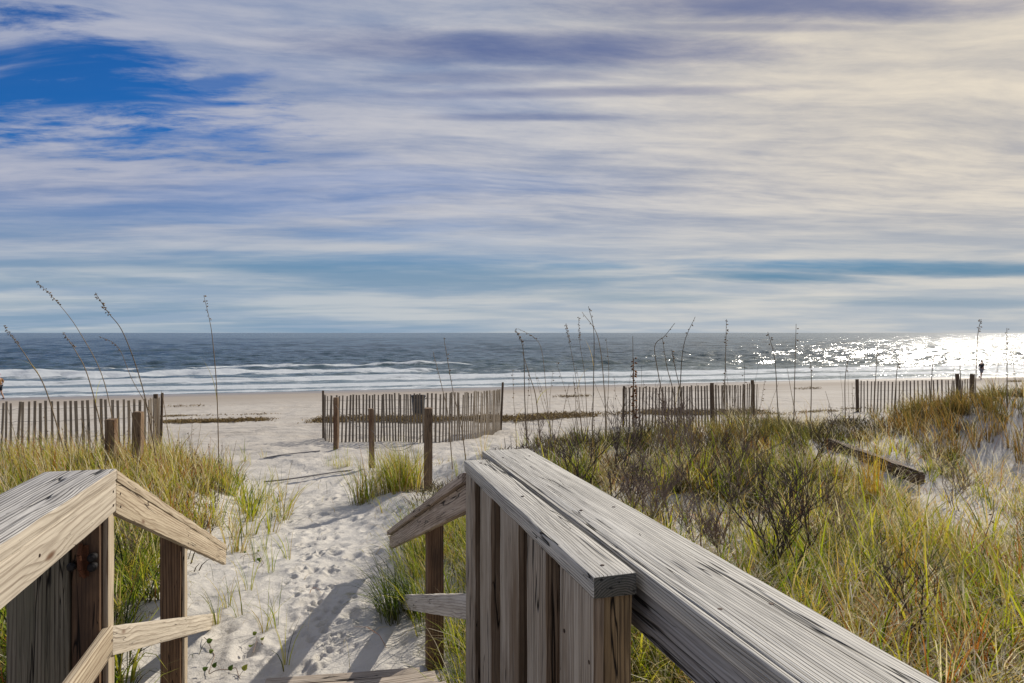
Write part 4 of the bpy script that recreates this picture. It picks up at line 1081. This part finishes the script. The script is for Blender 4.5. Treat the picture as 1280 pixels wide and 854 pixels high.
# ------------------------------------------------------------------ people on the beach
def skin_fig(name, J, E, Rr, mat, parent, sub=2):
    me = bpy.data.meshes.new(name); me.from_pydata([Vector(j) for j in J], E, []); me.update()
    o = bpy.data.objects.new(name, me); COL.objects.link(o); me.materials.append(mat)
    sk = o.modifiers.new('Skin', 'SKIN'); sk.use_smooth_shade = True; sk.branch_smoothing = .6
    if not me.skin_vertices: me.skin_vertices.new(name='')
    for i, r in enumerate(Rr): me.skin_vertices[0].data[i].radius = (r, r) if not isinstance(r, tuple) else r
    me.skin_vertices[0].data[0].use_root = True
    ss = o.modifiers.new('Sub', 'SUBSURF'); ss.levels = sub; ss.render_levels = sub
    o.parent = parent
    return o
def person(px, py, ph, face, label, top, bottom, capm, legsA):
    x, y, z = gpix(px, py); k = (ph/F*y)/1.72
    root = empty('person', (x, y, z)); root.rotation_euler = (0, 0, face); root.scale = (k, k, k); tag(root, label, 'person')
    (kf, ff), (kb, fb) = legsA     # front knee/foot, back knee/foot  (x forward, z up)
    J = [(0, 0, .95), (.0, 0, 1.12), (.02, 0, 1.32), (.02, 0, 1.42), (.035, 0, 1.50), (.045, 0, 1.60), (.04, 0, 1.67),
         (0, .09, .90), (kf[0], .09, kf[1]), (ff[0], .09, ff[1]), (ff[0]+.14, .09, ff[1]-.035),
         (0, -.09, .90), (kb[0], -.09, kb[1]), (fb[0], -.09, fb[1]), (fb[0]+.12, -.09, fb[1]-.045),
         (.01, .18, 1.38), (-.06, .22, 1.13), (.14, .19, 1.02), (.19, .18, 1.00), (.24, .17, .99),
         (.01, -.18, 1.38), (-.10, -.21, 1.14), (.08, -.19, .98), (.12, -.18, .94), (.16, -.17, .91)]
    E = [(0, 1), (1, 2), (2, 3), (3, 4), (4, 5), (5, 6), (0, 7), (7, 8), (8, 9), (9, 10), (0, 11), (11, 12), (12, 13), (13, 14), (2, 15), (15, 16), (16, 17), (17, 18), (18, 19), (2, 20), (20, 21), (21, 22), (22, 23), (23, 24)]
    Rr = [(.13, .11), (.12, .10), (.15, .11), .07, .055, (.085, .095), (.06, .07), .085, .055, .04, (.03, .04), .085, .055, .04, (.03, .04), .052, .040, .028, .03, .015, .052, .040, .028, .03, .015]
    skin_fig('body', J, E, Rr, M_skin, root)
    skin_fig('shirt', [J[i] for i in (0, 1, 2, 15, 16, 20, 21)], [(0, 1), (1, 2), (2, 3), (3, 4), (2, 5), (5, 6)], [(.15, .13), (.145, .12), (.17, .13), .07, .062, .07, .062], top, root)
    def lerp(a, b, f): return tuple(a[i]*(1-f)+b[i]*f for i in range(3))
    skin_fig('shorts', [(0, 0, .97), J[7], lerp(J[7], J[8], .85), J[11], lerp(J[11], J[12], .85)], [(0, 1), (1, 2), (0, 3), (3, 4)], [(.145, .13), .105, .085, .105, .085], bottom, root)
    skin_fig('hair', [(.0, 0, 1.60), (.03, 0, 1.67), (.05, 0, 1.70)], [(0, 1), (1, 2)], [.075, .095, .07], capm, root)
    for (fx, s_) in ((J[9], 1), (J[13], -1)):
        skin_fig('shoe', [(fx[0]-.04, fx[1], fx[2]-.03), (fx[0]+.06, fx[1], fx[2]-.045), (fx[0]+.16, fx[1], fx[2]-.05)], [(0, 1), (1, 2)], [(.04, .045), (.045, .04), (.04, .03)], M_shoe, root)
person(1227, 474.5, 24, R(20), 'distant person in dark top and grey shorts walking along the water edge at the right', M_shirt, M_short, M_hair, (((.10, .50), (.03, .09)), ((-.14, .52), (-.46, .26))))
person(-1, 500, 33, R(170), 'person with a red cap and tan jacket, cut off by the left photo edge', M_tan, M_shirt, M_red, (((.14, .50), (.12, .09)), ((-.06, .50), (-.26, .12))))

# ------------------------------------------------------------------ sky
w = bpy.data.worlds.new('World'); scene.world = w; w.use_nodes = True
n = NT(w.node_tree)
S_ = .092
tc = n.new('ShaderNodeTexCoord').outputs['Generated']
d = n.vmath('NORMALIZE', tc)
sx, sy, sz = n.sep(d)[:3]
sky = n.new('ShaderNodeTexSky', sky_type='NISHITA'); sky.sun_disc = False; sky.sun_elevation = SUN_EL; sky.sun_rotation = SUN_AZ
sky.air_density = 1.0; sky.dust_density = .4; sky.ozone_density = 2.5; sky.altitude = 0
clear = n.mix(1.0, sky.outputs[0], (.06, .45, .95), 'MULTIPLY')
az_ = n.math('DIVIDE', sx, n.math('MAXIMUM', sy, .05)); ez_ = n.math('DIVIDE', sz, n.math('MAXIMUM', sy, .05))
zc = n.math('ADD', n.math('MAXIMUM', sz, 0.0), .07)
cx = n.math('DIVIDE', sx, zc); cy = n.math('DIVIDE', sy, zc)
warp = n.noise(n.comb(n.math('MULTIPLY', cx, .45), n.math('MULTIPLY', cy, .45), 3.0), 1.0, 3, .5)
cyw = n.math('ADD', n.math('ADD', cy, n.math('MULTIPLY', warp, .7)), n.math('MULTIPLY', cx, -.07))
def nz(kx, ky, z, det, ro, di=0.0): return n.noise(n.comb(n.math('MULTIPLY', cx, kx), n.math('MULTIPLY', cyw, ky), z), 1.0, det, ro, di)
big = nz(.40, 1.0, 1.7, 5, .55)
med = nz(.55, 3.4, 5.2, 6, .55)
fin = nz(3.2, 9.0, 8.1, 5, .6, .3)
puf = nz(2.2, 5.0, 2.3, 8, .66, .15)
# screen-size streaks for the low sky, in azimuth and elevation
lowst = n.noise(n.comb(n.math('MULTIPLY', az_, 2.6), n.math('MULTIPLY', ez_, 34.0), 4.0), 1.0, 6, .58, .2)
def ell(cx0, cy0, rx, ry, rot=0.0, soft=.5, wm=1.6, wp=1.4):
    dx = n.math('SUBTRACT', az_, cx0); dy = n.math('SUBTRACT', n.math('ADD', ez_, n.math('MULTIPLY', dx, rot)), cy0)
    a = n.math('DIVIDE', dx, rx); b = n.math('DIVIDE', dy, ry)
    r2 = n.math('ADD', n.math('MULTIPLY', a, a), n.math('MULTIPLY', b, b))
    r2 = n.math('ADD', r2, n.math('MULTIPLY', n.math('SUBTRACT', lowst, .5), wm))
    r2 = n.math('ADD', r2, n.math('MULTIPLY', n.math('SUBTRACT', puf, .5), wp*1.6))
    r2 = n.math('ADD', r2, n.math('MULTIPLY', n.math('SUBTRACT', fin, .5), wp))
    return n.smooth(r2, 1+soft, 1-soft*1.5)
hole = ell(-.76, .385, .36, .105, .20, .40)
hole2 = ell(-.50, .355, .16, .014, -.16, .5)
hole3 = ell(-.62, .312, .30, .036, .05, .6)
holes = n.math('MAXIMUM', n.math('MULTIPLY', hole, .97), n.math('MAXIMUM', n.math('MULTIPLY', hole2, .7), n.math('MULTIPLY', hole3, .8)))
# wisps drifting over the blue gap
holes = n.math('MULTIPLY', holes, n.math('SUBTRACT', 1.0, n.math('MULTIPLY', n.math('MULTIPLY', n.smooth(med, .42, .62), n.smooth(puf, .34, .58)), .85)))
h4 = ell(.60, .094, .34, .012, .015, .8, 1.8, .5); h9 = ell(.38, .082, .14, .009, .03, .9, 2.0, .5); h5 = ell(.10, .096, .09, .007, .0, .9, 2, .5)
h7 = ell(-.10, .088, .34, .026, .03, 1.0, 2.6, .5); h8 = ell(.18, .052, .14, .010, .03, .9, 2.2, .5); h10 = ell(.60, .045, .22, .007, .02, .9, 2.2, .5)
lows = n.math('MAXIMUM', n.math('MAXIMUM', n.math('MULTIPLY', h4, .85), n.math('MULTIPLY', h9, .85)), n.math('MAXIMUM', n.math('MULTIPLY', h8, .55), n.math('MAXIMUM', n.math('MULTIPLY', h5, .7), n.math('MAXIMUM', n.math('MULTIPLY', h7, .48), n.math('MULTIPLY', h10, .35)))))
thin = n.math('MULTIPLY', n.smooth(big, .58, .40), .28)
cloud = n.math('SUBTRACT', 1.0, n.math('MULTIPLY', thin, n.smooth(az_, .3, -.3)))
cloud = n.math('MULTIPLY', cloud, n.math('SUBTRACT', 1.0, holes))
cloud = n.math('MULTIPLY', cloud, n.math('SUBTRACT', 1.0, lows))
sd = n.vmath('DOT_PRODUCT', d, tuple(SUN))
tow = n.smooth(sd, .76, 1.0)
tow2 = n.smooth(sd, .42, .90)
tone = n.math('ADD', n.math('MULTIPLY', med, .42), n.math('ADD', n.math('MULTIPLY', fin, .16), n.math('MULTIPLY', big, .16)))
tone = n.math('ADD', tone, n.math('MULTIPLY', puf, .26))
tone = n.math('ADD', n.math('MULTIPLY', tone, n.smooth(ez_, .05, .22)), n.math('MULTIPLY', lowst, n.smooth(ez_, .22, .05)))
lt_ = n.smooth(tone, .37, .63)
cA = n.mix(tow2, n.mix(lt_, (.21, .29, .49), (.50, .52, .62)), n.mix(lt_, (.28, .34, .49), (.66, .65, .66)))
cB = n.mix(lt_, (.52, .50, .49), (.90, .80, .65))
cc = n.mix(tow, cA, cB)
hz = n.smooth(ez_, .22, .05)
hc = n.mix(tow2, n.mix(lt_, (.34, .45, .57), (.54, .60, .64)), n.mix(lt_, (.48, .54, .59), (.70, .69, .65)))
cc = n.mix(n.math('MULTIPLY', hz, .85), cc, hc)
s1 = ell(.02, .418, .36, .026, .02, .9, .9, .8); s2 = ell(.44, .478, .34, .024, .0, .9, .9, .9); s3 = ell(.10, .352, .27, .008, -.02, .9, .8, .5); s4 = ell(.36, .448, .18, .008, 0, .9, .9, .6); s5 = ell(-.02, .375, .18, .010, -.02, .9, .9, .6); s6 = ell(.02, .316, .16, .006, 0, .9, .9, .6)
sl_ = n.math('MAXIMUM', n.math('MAXIMUM', s1, n.math('MULTIPLY', s2, .9)), n.math('MAXIMUM', n.math('MULTIPLY', s3, .7), n.math('MULTIPLY', n.math('MAXIMUM', n.math('MAXIMUM', s4, s6), s5), .55)))
cc = n.mix(n.math('MULTIPLY', sl_, .82), cc, (.085, .135, .33))
cc10 = n.mix(1.0, cc, (10, 10, 10), 'MULTIPLY')
lowblue = n.mix(tow, (.9, 2.5, 4.1), (1.0, 2.5, 3.9))
clear = n.mix(n.smooth(sz, .17, .07), clear, lowblue)
col = n.mix(cloud, clear, cc10)
bg = n.new('ShaderNodeBackground'); n.set(bg.inputs[0], col); bg.inputs[1].default_value = S_
n.l.new(bg.outputs[0], n.new('ShaderNodeOutputWorld').inputs[0])

# ------------------------------------------------------------------ sun, camera
sl2 = bpy.data.lights.new('sun', 'SUN'); sl2.energy = 5.0; sl2.angle = R(.55); sl2.color = (1, .93, .82)
so = bpy.data.objects.new('sun', sl2); COL.objects.link(so); so.rotation_euler = (-SUN).to_track_quat('-Z', 'Y').to_euler(); so.location = (20, 20, 30)
cam = bpy.data.cameras.new('camera'); cam.lens = 24; cam.sensor_width = 36; cam.clip_end = 60000; cam.clip_start = .05
cam.shift_y = -(427-HY)/1280
co = bpy.data.objects.new('camera', cam); COL.objects.link(co); co.location = (0, 0, EYE); co.rotation_euler = (R(90), 0, 0); scene.camera = co
scene.view_settings.view_transform = 'Standard'; scene.view_settings.look = 'None'; scene.view_settings.exposure = 0; scene.view_settings.gamma = 1
for o in scene.objects:
    l_ = o.get('label')
    if l_ and len(l_.split()) > 16: print('LONG', len(l_.split()), l_)
print('blades', N1, 'verts total', sum(len(o.data.vertices) for o in scene.objects if o.type == 'MESH'))
